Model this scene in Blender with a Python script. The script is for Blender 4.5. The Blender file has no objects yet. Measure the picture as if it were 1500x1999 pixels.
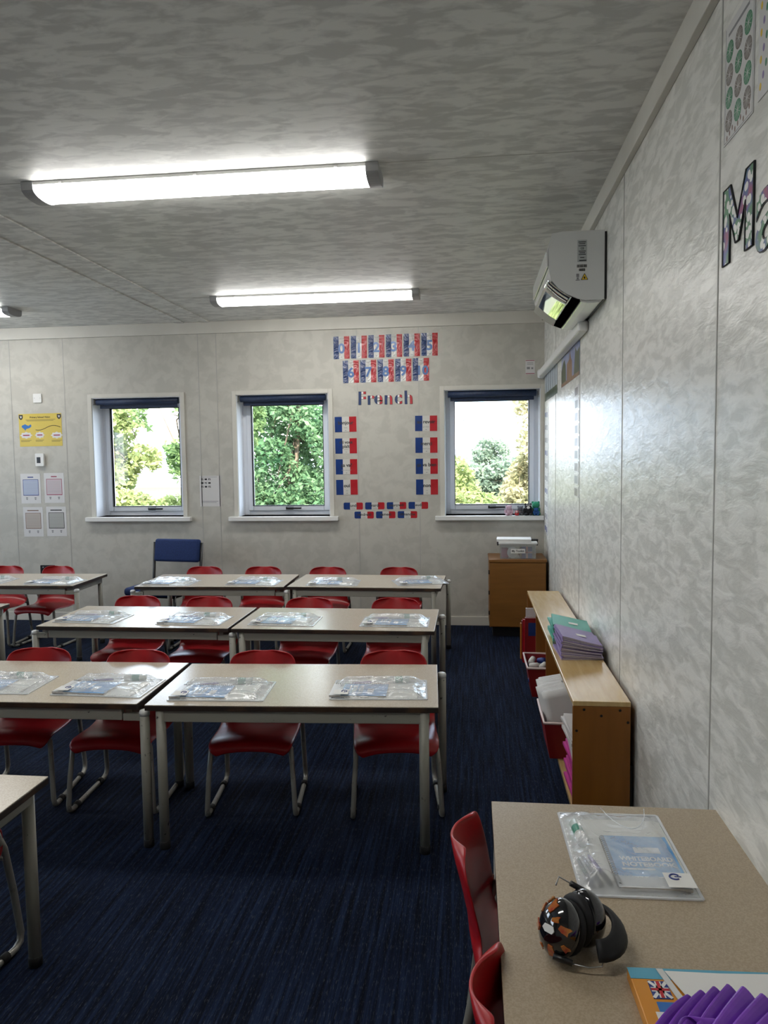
import bpy, math, random
from mathutils import Vector, Matrix, Euler, noise as mnoise
R = random.Random(7)
PI = math.pi
C = bpy.context.scene.collection
D, RX, H, LX, FY, TH = 7.145, 0.67, 2.905, -6.65, -1.8, 0.61
ZUP = Vector((0, 0, 1))

# ---------------------------------------------------------------- materials
def new_mat(name):
    m = bpy.data.materials.new(name); m.use_nodes = True
    nt = m.node_tree
    return m, nt, nt.nodes['Principled BSDF']

def ramp(nt, src, stops):
    r = nt.nodes.new('ShaderNodeValToRGB')
    e = r.color_ramp.elements
    while len(e) < len(stops): e.new(0.5)
    for k, (p, c) in enumerate(stops):
        e[k].position = p; e[k].color = (c[0], c[1], c[2], 1)
    nt.links.new(src, r.inputs['Fac'])
    return r.outputs['Color']

def noise_tex(nt, scale=5, stretch=(1, 1, 1), detail=4, rough=.55, dist=0, coord='Object'):
    tc = nt.nodes.new('ShaderNodeTexCoord'); mp = nt.nodes.new('ShaderNodeMapping')
    mp.inputs['Scale'].default_value = stretch
    nz = nt.nodes.new('ShaderNodeTexNoise')
    nz.inputs['Scale'].default_value = scale; nz.inputs['Detail'].default_value = detail
    nz.inputs['Roughness'].default_value = rough; nz.inputs['Distortion'].default_value = dist
    nt.links.new(tc.outputs[coord], mp.inputs['Vector']); nt.links.new(mp.outputs['Vector'], nz.inputs['Vector'])
    return nz.outputs['Fac']

def bump(nt, b, src, strength=.2, dist=.002):
    n = nt.nodes.new('ShaderNodeBump')
    n.inputs['Strength'].default_value = strength; n.inputs['Distance'].default_value = dist
    nt.links.new(src, n.inputs['Height']); nt.links.new(n.outputs['Normal'], b.inputs['Normal'])

def mat(name, c1, c2=None, scale=20, stretch=(1, 1, 1), rough=.5, spec=.5, metal=0, bmp=0, bdist=.002, lo=.35, hi=.65, dist=0, coat=0, detail=4):
    m, nt, b = new_mat(name)
    b.inputs['Roughness'].default_value = rough
    b.inputs['Specular IOR Level'].default_value = spec
    b.inputs['Metallic'].default_value = metal
    if coat: b.inputs['Coat Weight'].default_value = coat; b.inputs['Coat Roughness'].default_value = .08
    b.inputs['Base Color'].default_value = (*c1, 1)
    if c2 is not None or bmp:
        f = noise_tex(nt, scale, stretch, detail, dist=dist)
        if c2 is not None:
            nt.links.new(ramp(nt, f, [(lo, c1), (hi, c2)]), b.inputs['Base Color'])
        if bmp: bump(nt, b, f, bmp, bdist)
    return m

def srgb(r, g, b):
    f = lambda v: v / 12.92 if v <= .04045 else ((v + .055) / 1.055) ** 2.4
    return (f(r / 255), f(g / 255), f(b / 255))

def emit_mat(name, col, s):
    m = bpy.data.materials.new(name); m.use_nodes = True
    nt = m.node_tree; nt.nodes.clear()
    e = nt.nodes.new('ShaderNodeEmission'); o = nt.nodes.new('ShaderNodeOutputMaterial')
    e.inputs[0].default_value = (*col, 1); e.inputs[1].default_value = s
    nt.links.new(e.outputs[0], o.inputs[0])
    return m

def clear_mat(name, tint=(1, 1, 1), haze=.1, rough=.08, gl=1.0, bmp=0, scale=15, bdist=.01, hazecol=(.9, .92, .95)):
    """thin clear plastic or glass sheet: transparent, a little milky, with a Fresnel gloss"""
    m = bpy.data.materials.new(name); m.use_nodes = True
    nt = m.node_tree; nt.nodes.clear()
    o = nt.nodes.new('ShaderNodeOutputMaterial')
    t = nt.nodes.new('ShaderNodeBsdfTransparent'); t.inputs[0].default_value = (*tint, 1)
    d = nt.nodes.new('ShaderNodeBsdfDiffuse'); d.inputs[0].default_value = (*hazecol, 1)
    g = nt.nodes.new('ShaderNodeBsdfGlossy'); g.inputs[1].default_value = rough
    g.inputs[0].default_value = (gl, gl, gl, 1)
    fr = nt.nodes.new('ShaderNodeFresnel')
    ge = nt.nodes.new('ShaderNodeNewGeometry'); ma = nt.nodes.new('ShaderNodeMath'); ma.operation = 'MULTIPLY_ADD'   # same gloss from both sides of the sheet
    ma.inputs[1].default_value = 1 / 1.5 - 1.5; ma.inputs[2].default_value = 1.5
    nt.links.new(ge.outputs['Backfacing'], ma.inputs[0]); nt.links.new(ma.outputs[0], fr.inputs[0])
    m1 = nt.nodes.new('ShaderNodeMixShader'); m1.inputs[0].default_value = haze
    m2 = nt.nodes.new('ShaderNodeMixShader')
    nt.links.new(t.outputs[0], m1.inputs[1]); nt.links.new(d.outputs[0], m1.inputs[2])
    nt.links.new(fr.outputs[0], m2.inputs[0]); nt.links.new(m1.outputs[0], m2.inputs[1]); nt.links.new(g.outputs[0], m2.inputs[2])
    nt.links.new(m2.outputs[0], o.inputs[0])
    if bmp:
        n = nt.nodes.new('ShaderNodeBump'); n.inputs['Strength'].default_value = bmp; n.inputs['Distance'].default_value = bdist
        nt.links.new(noise_tex(nt, scale, (1, 1, 1), 3, dist=1.0), n.inputs['Height'])
        for x in (g, fr): nt.links.new(n.outputs['Normal'], x.inputs['Normal'])
    return m

def leaf_mat(name, c1, c2, scale=1.2, trans=.45):
    m = bpy.data.materials.new(name); m.use_nodes = True
    nt = m.node_tree; nt.nodes.clear()
    o = nt.nodes.new('ShaderNodeOutputMaterial')
    d = nt.nodes.new('ShaderNodeBsdfDiffuse'); t = nt.nodes.new('ShaderNodeBsdfTranslucent')
    col = ramp(nt, noise_tex(nt, scale, (1, 1, 1), 6, rough=.8), [(.38, c1), (.62, c2)])
    mx = nt.nodes.new('ShaderNodeMixShader'); mx.inputs[0].default_value = trans
    for x in (d, t): nt.links.new(col, x.inputs[0])
    nt.links.new(d.outputs[0], mx.inputs[1]); nt.links.new(t.outputs[0], mx.inputs[2])
    nt.links.new(mx.outputs[0], o.inputs[0])
    return m

def vinyl(name, c1, c2, scale, stretch, rough, bmp, rot=(0, 0, 0)):
    """mottled embossed vinyl wall and ceiling board"""
    m, nt, b = new_mat(name)
    tc = nt.nodes.new('ShaderNodeTexCoord'); mp = nt.nodes.new('ShaderNodeMapping')
    mp.inputs['Scale'].default_value = stretch; mp.inputs['Rotation'].default_value = rot
    nz = nt.nodes.new('ShaderNodeTexNoise')
    nz.inputs['Scale'].default_value = scale; nz.inputs['Detail'].default_value = 5; nz.inputs['Roughness'].default_value = .55
    nz.inputs['Distortion'].default_value = .45
    nt.links.new(tc.outputs['Object'], mp.inputs['Vector']); nt.links.new(mp.outputs['Vector'], nz.inputs['Vector'])
    nt.links.new(ramp(nt, nz.outputs['Fac'], [(.42, c1), (.57, c2)]), b.inputs['Base Color'])
    b.inputs['Roughness'].default_value = rough
    bump(nt, b, nz.outputs['Fac'], bmp, .006)
    return m

def tricolor(name):
    """cut-out letter paper printed blue, white and red from side to side"""
    m, nt, b = new_mat(name)
    tc = nt.nodes.new('ShaderNodeTexCoord'); sp = nt.nodes.new('ShaderNodeSeparateXYZ')
    nt.links.new(tc.outputs['Generated'], sp.inputs[0])
    r = nt.nodes.new('ShaderNodeValToRGB'); r.color_ramp.interpolation = 'CONSTANT'
    e = r.color_ramp.elements; e.new(.5)
    for k, (p, c) in enumerate([(0, (.012, .035, .12)), (.36, (.75, .74, .7)), (.66, (.42, .02, .03))]):
        e[k].position = p; e[k].color = (*c, 1)
    nt.links.new(sp.outputs[0], r.inputs[0]); nt.links.new(r.outputs[0], b.inputs['Base Color'])
    b.inputs['Roughness'].default_value = .35
    return m

def spotty(name):
    m, nt, b = new_mat(name)
    tc = nt.nodes.new('ShaderNodeTexCoord'); v = nt.nodes.new('ShaderNodeTexVoronoi'); v.inputs['Scale'].default_value = 42
    nt.links.new(tc.outputs['Object'], v.inputs['Vector'])
    mx = nt.nodes.new('ShaderNodeMix'); mx.data_type = 'RGBA'
    st = nt.nodes.new('ShaderNodeMath'); st.operation = 'GREATER_THAN'; st.inputs[1].default_value = .47
    nt.links.new(v.outputs['Distance'], st.inputs[0]); nt.links.new(st.outputs[0], mx.inputs['Factor'])
    mx.inputs['A'].default_value = (.72, .72, .68, 1)
    nz = noise_tex(nt, 9, (1, 1, 1), 2)
    cr = ramp(nt, nz, [(.35, (.35, .015, .05)), (.47, (.02, .05, .25)), (.55, (.03, .16, .06)), (.66, (.04, .2, .08))])
    nt.links.new(cr, mx.inputs['B'])
    nt.links.new(mx.outputs['Result'], b.inputs['Base Color']); b.inputs['Roughness'].default_value = .4
    return m

def carpet_mat():
    m, nt, b = new_mat('navy_ribbed_carpet')
    f1 = noise_tex(nt, 1, (75, 2.2, 1), 3, .6)
    f2 = noise_tex(nt, 1, (260, 34, 1), 3, .7)
    c1 = ramp(nt, f1, [(.36, (.0014, .0028, .0085)), (.52, (.0044, .009, .025)), (.68, (.0115, .0215, .054))])
    c2 = ramp(nt, f2, [(.56, (0, 0, 0)), (.72, (.05, .054, .056))])
    mx = nt.nodes.new('ShaderNodeMix'); mx.data_type = 'RGBA'; mx.blend_type = 'ADD'; mx.inputs['Factor'].default_value = 1
    nt.links.new(c1, mx.inputs['A']); nt.links.new(c2, mx.inputs['B'])
    nt.links.new(mx.outputs['Result'], b.inputs['Base Color'])
    b.inputs['Roughness'].default_value = .95; b.inputs['Specular IOR Level'].default_value = .12
    bump(nt, b, f1, .6, .004)
    return m

M = {}
M['wall'] = vinyl('cream_vinyl_wall', (.445, .43, .38), (.50, .485, .43), 9, (1, 1, 1), .5, .06)
M['wallr'] = vinyl('mottled_glossy_vinyl_wall', (.58, .575, .525), (.75, .74, .69), 22, (1, .36, 1.15), .33, .55, (.25, 0, 0))
M['ceil'] = vinyl('mottled_grey_ceiling_board', (.53, .53, .505), (.72, .72, .685), 15, (.5, 1.15, 1), .5, .14, (0, 0, .25))
M['trim'] = mat('cream_painted_trim', (.55, .53, .47), (.6, .58, .52), 3, rough=.45)
M['joint'] = mat('joint_strip', (.42, .41, .38), rough=.5)
M['carpet'] = carpet_mat()
M['upvc'] = mat('white_window_plastic', (.72, .75, .8), rough=.25)
M['white'] = mat('white_paint', (.72, .72, .7), rough=.4)
M['blind'] = mat('navy_blind_fabric', (.006, .016, .05), (.012, .028, .075), 60, rough=.55)
M['black'] = mat('black_plastic', (.008, .008, .009), rough=.35)
M['void'] = mat('matt_black_slot', (.002, .002, .002), rough=1, spec=0)
M['rubber'] = mat('black_rubber', (.012, .012, .012), rough=.7)
M['lam'] = mat('beige_speckled_laminate', (.44, .38, .30), (.52, .455, .37), 260, rough=.22, lo=.4, hi=.6, detail=2)
M['lamdark'] = mat('tan_speckled_laminate', (.33, .26, .175), (.40, .32, .225), 260, rough=.36, lo=.4, hi=.6, detail=2)
M['edge'] = mat('dark_brown_table_edge', (.02, .012, .008), (.09, .045, .018), 7, rough=.5, lo=.5, hi=.75)
M['steel'] = mat('chipped_grey_paint_steel', (.27, .26, .22), (.03, .028, .026), 34, rough=.45, lo=.66, hi=.70, metal=.0)
M['tube'] = mat('worn_grey_chair_tube', (.30, .29, .26), (.08, .075, .07), 26, rough=.35, lo=.6, hi=.75, metal=.35)
M['cap'] = mat('pale_leg_cap', (.62, .62, .6), rough=.3)
M['red'] = mat('red_polypropylene', (.33, .005, .009), (.39, .008, .012), 14, rough=.34, bmp=.02)
M['diff'] = emit_mat('lit_lamp_diffuser', (1, .985, .95), 9)
M['lamphouse'] = mat('lamp_housing_white', (.62, .62, .6), rough=.4)
M['lampcap'] = mat('lamp_end_grey', (.3, .3, .3), rough=.4)
M['glass'] = clear_mat('window_glass', haze=.0, rough=.01, gl=.8)
M['wallet'] = clear_mat('clear_wallet_plastic', (.98, .99, .99), haze=.28, rough=.12, gl=.95, bmp=.45, scale=13, bdist=.02)
M['walletedge'] = clear_mat('welded_wallet_edge', (.9, .92, .93), haze=.5, rough=.2)
M['clearbox'] = clear_mat('clear_box_plastic', (.88, .9, .9), haze=.12, rough=.1)
M['board'] = mat('whiteboard_white', (.66, .65, .6), rough=.3)
M['paper'] = mat('white_paper', (.72, .71, .68), rough=.7)
M['ink'] = mat('black_ink', (.012, .012, .014), rough=.6)
M['greyink'] = mat('grey_ink', (.22, .22, .23), rough=.6)
M['blue'] = mat('flag_blue_print', (.008, .032, .16), (.01, .045, .2), 8, rough=.2)
M['redp'] = mat('flag_red_print', (.40, .012, .02), (.46, .02, .03), 8, rough=.2)
M['whitep'] = mat('flag_white_print', (.6, .59, .55), rough=.25)
M['glazeb'] = mat('laminated_blue_print', (.008, .035, .14), rough=.14, spec=.9, bmp=.8, bdist=.05, scale=9, dist=1.2)
M['glazew'] = mat('laminated_white_print', (.55, .55, .52), rough=.14, spec=.9, bmp=.8, bdist=.05, scale=9, dist=1.2)
M['glazer'] = mat('laminated_red_print', (.40, .015, .02), rough=.14, spec=.9, bmp=.8, bdist=.05, scale=9, dist=1.2)
M['numeral'] = mat('pale_blue_numeral_print', (.05, .13, .34), rough=.25)
M['teal'] = mat('teal_book_cover', (.06, .33, .25), (.075, .39, .30), 6, rough=.45)
M['lilac'] = mat('lilac_book_cover', (.23, .17, .36), (.27, .2, .41), 6, rough=.45)
M['pink'] = mat('pink_book_cover', (.5, .045, .27), (.56, .07, .32), 6, rough=.45)
M['bookwhite'] = mat('white_book_cover', (.6, .58, .57), rough=.5)
M['pages'] = mat('book_page_edges', (.40, .37, .35), (.66, .63, .58), 90, (1, 1, 14), rough=.8, lo=.3, hi=.7)
M['woodtop'] = mat('pale_varnished_plywood', (.46, .30, .115), (.58, .41, .19), 4, (9, 1, 1), rough=.2, lo=.3, hi=.7, dist=.5)
M['wood'] = mat('orange_brown_varnished_ply', (.205, .069, .006), (.255, .092, .010), 3, (6, 6, .9), rough=.4, lo=.3, hi=.7)
M['cabwood'] = mat('teak_brown_cabinet', (.19, .076, .011), (.23, .096, .016), 3, (1, 1, 9), rough=.45, lo=.3, hi=.7)
M['screw'] = mat('dark_screw_hole', (.008, .006, .005), rough=.8)
M['redbox'] = mat('dark_red_plastic_tub', (.22, .008, .012), rough=.4)
M['redboxrim'] = mat('pale_pink_tub_rim', (.75, .6, .57), rough=.4)
M['ac'] = mat('glossy_white_ac_plastic', (.6, .61, .6), rough=.16, coat=.3)
M['acglass'] = mat('mirror_glossy_vane', (.62, .66, .62), rough=.04, metal=.95)
M['sticker'] = mat('grey_rating_sticker', (.36, .38, .38), rough=.45)
M['yellow'] = mat('yellow_poster_print', (.58, .44, .07), (.62, .48, .09), 3, rough=.4)
M['yellowd'] = mat('warning_yellow', (.75, .5, .02), rough=.4)
M['olive'] = mat('olive_small_print', (.28, .22, .05), rough=.5)
M['skyblue'] = mat('mid_blue_print', (.02, .14, .42), rough=.4)
M['pap'] = mat('poster_paper', (.62, .61, .6), rough=.35)
M['poster_blue'] = mat('poster_blue_panel', (.42, .47, .6), rough=.35)
M['poster_pink'] = mat('poster_pink_panel', (.56, .48, .5), rough=.35)
M['poster_tan'] = mat('poster_tan_panel', (.46, .4, .35), rough=.35)
M['poster_grey'] = mat('poster_grey_panel', (.40, .40, .37), rough=.35)
M['navyink'] = mat('navy_ink', (.02, .04, .2), rough=.5)
M['redink'] = mat('crimson_ink', (.3, .03, .07), rough=.5)
M['brownink'] = mat('brown_ink', (.2, .12, .09), rough=.5)
M['green'] = mat('green_wheel_print', (.04, .20, .10), (.06, .25, .13), 20, rough=.4)
M['taupe'] = mat('taupe_wheel_print', (.16, .13, .115), (.21, .18, .16), 20, rough=.4)
M['tri'] = tricolor('tricolour_letter_print')
M['spot'] = spotty('spotty_letter_print')
M['chairfab'] = mat('royal_blue_upholstery', (.004, .018, .085), (.007, .026, .115), 90, rough=.85, bmp=.2)
M['chrome'] = mat('dull_metal', (.4, .4, .4), rough=.25, metal=.9)
M['nbsky'] = mat('blue_sky_cover_print', (.05, .24, .55), (.30, .48, .68), 9, rough=.2, lo=.38, hi=.68)
M['nbpaper'] = mat('notebook_white_cover', (.62, .63, .64), rough=.3)
M['muff'] = mat('glossy_black_patterned_cup', (.004, .004, .006), rough=.08, coat=.8)
M['muffspot'] = mat('orange_red_dinosaur_blots', (.32, .02, .015), (.42, .18, .03), 60, rough=.15)
M['pad'] = mat('black_foam_pad', (.007, .007, .008), rough=.55, spec=.3)
M['purple'] = mat('purple_silky_sheet', (.17, .035, .42), (.21, .045, .50), 10, rough=.42)
M['orange'] = mat('orange_print', (.62, .25, .025), rough=.35)
M['cyan'] = mat('light_blue_print', (.10, .36, .50), rough=.35)
M['green_glue'] = mat('green_glue_label', (.02, .20, .13), rough=.3)
M['palegreen'] = mat('frosted_glue_tube', (.5, .56, .52), rough=.3)
M['pen'] = mat('purple_pen_plastic', (.1, .05, .25), rough=.3)
M['penblk'] = mat('black_pen_plastic', (.012, .012, .02), rough=.3)
M['bark'] = mat('tree_bark', (.10, .075, .05), (.17, .13, .09), 12, rough=.9)
M['leaf'] = leaf_mat('fresh_green_leaves', (.10, .19, .07), (.26, .34, .15))
M['leaf2'] = leaf_mat('mid_green_leaves', (.07, .17, .08), (.22, .33, .17))
M['leafy'] = leaf_mat('yellow_green_leaves', (.17, .24, .08), (.43, .46, .21))
M['leafr'] = leaf_mat('autumn_tinted_leaves', (.25, .27, .13), (.48, .41, .25))
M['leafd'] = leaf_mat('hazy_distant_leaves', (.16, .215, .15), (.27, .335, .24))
M['field'] = mat('straw_coloured_field', (.085, .073, .038), (.06, .062, .03), .35, rough=.95)
M['barn'] = mat('pale_barn_cladding', (.55, .58, .62), rough=.6)
M['roofm'] = mat('grey_barn_roof', (.25, .28, .32), rough=.6)

# ---------------------------------------------------------------- mesh builder
class MB:
    def __init__(s): s.v = []; s.f = []; s.m = []; s.s = []
    def add(s, vs, fs, m=0, smooth=False):
        o = len(s.v); s.v += [tuple(v) for v in vs]
        for f in fs: s.f.append(tuple(i + o for i in f)); s.m.append(m); s.s.append(smooth)
        return s
    def box(s, x0, x1, y0, y1, z0, z1, m=0, T=None):
        vs = [Vector((x, y, z)) for z in (z0, z1) for y in (y0, y1) for x in (x0, x1)]
        if T is not None: vs = [T @ v for v in vs]
        return s.add(vs, [(0, 2, 3, 1), (4, 5, 7, 6), (0, 1, 5, 4), (2, 6, 7, 3), (0, 4, 6, 2), (1, 3, 7, 5)], m)
    def tube(s, pts, r, seg=10, m=0, closed=False, r2=None, caps=True):
        P = [Vector(p) for p in pts]; n = len(P); rings = []
        prev = None
        for i in range(n):
            a = P[i - 1] if (i > 0 or closed) else P[i]; b = P[(i + 1) % n] if (i < n - 1 or closed) else P[i]
            t = (b - a).normalized()
            if prev is None:
                u = t.orthogonal().normalized()
            else:
                u = (prev - t * prev.dot(t)); u = u.normalized() if u.length > 1e-6 else t.orthogonal().normalized()
            prev = u; w = t.cross(u)
            rr = r[i] if isinstance(r, (list, tuple)) else r
            rz = rr if r2 is None else r2
            rings.append([P[i] + u * math.cos(2 * PI * k / seg) * rr + w * math.sin(2 * PI * k / seg) * rz for k in range(seg)])
        vs = [v for g in rings for v in g]; fs = []
        for i in range(n if closed else n - 1):
            j = (i + 1) % n
            for k in range(seg):
                k2 = (k + 1) % seg
                fs.append((i * seg + k, i * seg + k2, j * seg + k2, j * seg + k))
        if caps and not closed:
            fs.append(tuple(reversed(range(seg)))); fs.append(tuple((n - 1) * seg + k for k in range(seg)))
        return s.add(vs, fs, m, True)
    def ell(s, c, r, m=0, T=None, nu=20, nv=12):
        vs = []; fs = []
        for j in range(nv + 1):
            th = PI * j / nv
            for i in range(nu):
                ph = 2 * PI * i / nu
                v = Vector((r[0] * math.sin(th) * math.cos(ph), r[1] * math.sin(th) * math.sin(ph), r[2] * math.cos(th)))
                if T is not None: v = T @ v
                vs.append(v + Vector(c))
        for j in range(nv):
            for i in range(nu):
                i2 = (i + 1) % nu
                fs.append((j * nu + i, (j + 1) * nu + i, (j + 1) * nu + i2, j * nu + i2))
        return s.add(vs, fs, m, True)
    def lathe(s, prof, m=0, seg=20, T=None):
        vs = []; fs = []
        for (r, z) in prof:
            for k in range(seg):
                v = Vector((r * math.cos(2 * PI * k / seg), r * math.sin(2 * PI * k / seg), z))
                vs.append(T @ v if T is not None else v)
        for j in range(len(prof) - 1):
            for k in range(seg):
                k2 = (k + 1) % seg
                fs.append((j * seg + k, j * seg + k2, (j + 1) * seg + k2, (j + 1) * seg + k))
        fs.append(tuple(reversed(range(seg)))); fs.append(tuple((len(prof) - 1) * seg + k for k in range(seg)))
        return s.add(vs, fs, m, True)
    def poly(s, pts, z0, z1, m=0, T=None, mside=None):
        n = len(pts)
        vs = [Vector((x, y, z0)) for x, y in pts] + [Vector((x, y, z1)) for x, y in pts]
        if T is not None: vs = [T @ v for v in vs]
        s.add(vs, [tuple(range(n, 2 * n)), tuple(reversed(range(n)))], m)
        s.add(vs, [(i, (i + 1) % n, n + (i + 1) % n, n + i) for i in range(n)], m if mside is None else mside)
        return s
    def grid(s, fn, nu, nv, m=0, smooth=True):
        vs = [fn(i / nu, j / nv) for j in range(nv + 1) for i in range(nu + 1)]
        fs = [(j * (nu + 1) + i, j * (nu + 1) + i + 1, (j + 1) * (nu + 1) + i + 1, (j + 1) * (nu + 1) + i) for j in range(nv) for i in range(nu)]
        return s.add(vs, fs, m, smooth)
    def build(s, name, mats, parent=None, bevel=0, loc=None, rot=None, solid=0, sub=0, segs=2):
        me = bpy.data.meshes.new(name); me.from_pydata(s.v, [], s.f); me.update()
        if not isinstance(mats, (list, tuple)): mats = [mats]
        for x in mats: me.materials.append(x)
        me.polygons.foreach_set('material_index', s.m); me.polygons.foreach_set('use_smooth', s.s)
        o = bpy.data.objects.new(name, me); C.objects.link(o)
        if parent: o.parent = parent
        if loc is not None: o.location = loc
        if rot is not None: o.rotation_euler = rot
        if solid:
            d = o.modifiers.new('thickness', 'SOLIDIFY'); d.thickness = solid; d.offset = -1
        if bevel:
            d = o.modifiers.new('bevel', 'BEVEL'); d.width = bevel; d.segments = segs; d.limit_method = 'ANGLE'; d.angle_limit = math.radians(40)
        if sub:
            d = o.modifiers.new('smooth', 'SUBSURF'); d.levels = sub; d.render_levels = sub
        return o

def empty(name, loc=(0, 0, 0), rot=(0, 0, 0)):
    o = bpy.data.objects.new(name, None); C.objects.link(o)
    o.empty_display_size = .05
    o.location = loc; o.rotation_euler = rot
    return o
def tag(o, label, cat, group=None, kind=None):
    o['label'] = label; o['category'] = cat
    if group: o['group'] = group
    if kind: o['kind'] = kind
    return o
def struct(o, label=None):
    o['kind'] = 'structure'
    if label: o['label'] = label
    return o
def thing(name, label, cat, loc=(0, 0, 0), rot=(0, 0, 0), group=None):
    return tag(empty(name, loc, rot), label, cat, group)
KIDS = {}
def copy_tree(o, parent=None):
    c = o.copy(); C.objects.link(c)
    if parent: c.parent = parent
    for ch in list(o.children): copy_tree(ch, c)
    return c
def dup(root, loc, rot, label, group=None):
    c = copy_tree(root); c.location = loc; c.rotation_euler = rot; c['label'] = label
    if group: c['group'] = group
    return c

WALLB = (PI / 2, 0, 0)              # lies on the far wall, facing the room
WALLR = (PI / 2, 0, -PI / 2)        # lies on the right wall, facing the room

def text_mesh(body, size, bold=.0, ext=.0003, width=None):
    cu = bpy.data.curves.new('lettering', 'FONT'); cu.body = body; cu.size = size
    cu.align_x = 'CENTER'; cu.align_y = 'CENTER'; cu.offset = bold * size; cu.extrude = ext; cu.resolution_u = 4
    o = bpy.data.objects.new('lettering', cu); C.objects.link(o)
    dg = bpy.context.evaluated_depsgraph_get()
    me = bpy.data.meshes.new_from_object(o.evaluated_get(dg))
    bpy.data.objects.remove(o); bpy.data.curves.remove(cu)
    if width and len(me.vertices):
        xs = [v.co.x for v in me.vertices]; k = width / max(1e-6, max(xs) - min(xs))
        for v in me.vertices: v.co.x *= k
    return me
def text(body, size, m, parent, loc, rot=(0, 0, 0), bold=.02, name='lettering', width=None):
    me = text_mesh(body, size, bold, width=width); me.materials.append(m)
    o = bpy.data.objects.new(name, me); C.objects.link(o); o.parent = parent
    o.location = loc; o.rotation_euler = rot
    return o

def rrect(w, h, r, n=5):
    p = []
    for cx, cy, a in ((w / 2 - r, h / 2 - r, 0), (-w / 2 + r, h / 2 - r, 90), (-w / 2 + r, -h / 2 + r, 180), (w / 2 - r, -h / 2 + r, 270)):
        for k in range(n + 1):
            t = math.radians(a + 90 * k / n); p.append((cx + r * math.cos(t), cy + r * math.sin(t)))
    return p

# ================================================================ SETTING
def wall_with_holes(name, axis, pos, thick, a0, a1, z0, z1, holes, m, joints=()):
    """wall as one mesh of boxes around its openings; axis 'y' = far wall (a is x), axis 'x' = side wall (a is y)"""
    mb = MB()
    def bx(u0, u1, w0, w1, d0=0.0, d1=None, mi=0):
        d1 = thick if d1 is None else d1
        if axis == 'y': mb.box(u0, u1, pos + d0, pos + d1, w0, w1, mi)
        else:
            s = 1 if pos > 0 else -1
            x0, x1 = sorted((pos + s * d0, pos + s * d1)); mb.box(x0, x1, u0, u1, w0, w1, mi)
    cur = a0
    for (h0, h1, g0, g1) in sorted(holes):
        bx(cur, h0, z0, z1); bx(h0, h1, z0, g0); bx(h0, h1, g1, z1); cur = h1
    bx(cur, a1, z0, z1)
    for j in joints: bx(j - .004, j + .004, z0 + .09, z1 - .1, -.0018, .001, 1)
    return struct(mb.build(name, [m, M['joint']]))

W1, W2, W3 = (-3.69, -2.79), (-2.235, -1.338), (-.245, .634)
ZS, ZT = 1.04, 2.205
far = wall_with_holes('wall_back', 'y', D, .30, LX - .1, RX + .1, -.05, H + .05, [(*w, ZS, ZT) for w in (W1, W2, W3)], M['wall'],
                      (-6.1, -5.55, -4.53, -3.97, -2.60, -2.42, -1.06, -.48))
LW = [(.3, 1.7), (3.0, 4.4), (5.2, 6.6)]
wall_with_holes('wall_left', 'x', LX, .14, FY - .1, D, -.05, H + .05, [(*w, ZS, ZT) for w in LW], M['wall'])
wall_with_holes('wall_right', 'x', RX, .14, FY - .1, D, -.05, H + .05, [], M['wallr'], (-.45, .87, 2.2, 3.51, 4.84, 6.2))
struct(MB().box(LX, RX, FY - .1, FY, -.05, H + .05).build('wall_front', M['wall']))
struct(MB().box(LX - .1, RX + .1, FY - .1, D + .1, -.05, 0).build('floor', M['carpet']))
mb = MB().box(LX - .1, RX + .1, FY - .1, D + .1, H, H + .05)
for y in (.85, 3.47, 6.07): mb.box(-2.46, RX, y - .003, y + .003, H - .001, H + .001, 1)
struct(mb.build('ceiling', [M['ceil'], M['joint']]))
k = 1
for (x0, x1) in ((-2.80, -2.72), (-2.55, -2.47)):
    struct(MB().box(x0, x1, FY, D, H - .008, H).build('trim_%d' % k, M['ceil'], bevel=.002)); k += 1
for (a, b, c, d) in ((LX, RX, D - .022, D), (RX - .026, RX, FY, D - .022), (LX, LX + .022, FY, D - .022)):
    struct(MB().box(a, b, c, d, H - .112 if k == 3 else H - .095, H).build('trim_%d' % k, M['trim'], bevel=.003)); k += 1
struct(MB().box(LX, RX, D - .014, D, 0, .085).build('baseboard_back', M['trim'], bevel=.003))
struct(MB().box(RX - .014, RX, FY, D - .014, 0, .085).build('baseboard_right', M['trim'], bevel=.003))
struct(MB().box(LX, LX + .014, FY, D - .014, 0, .085).build('baseboard_left', M['trim'], bevel=.003))

def ring(mb, x0, x1, z0, z1, w, y0, y1, m=0):
    mb.box(x0, x0 + w, y0, y1, z0, z1, m); mb.box(x1 - w, x1, y0, y1, z0, z1, m)
    mb.box(x0 + w, x1 - w, y0, y1, z0, z0 + w, m); mb.box(x0 + w, x1 - w, y0, y1, z1 - w, z1, m)

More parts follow.
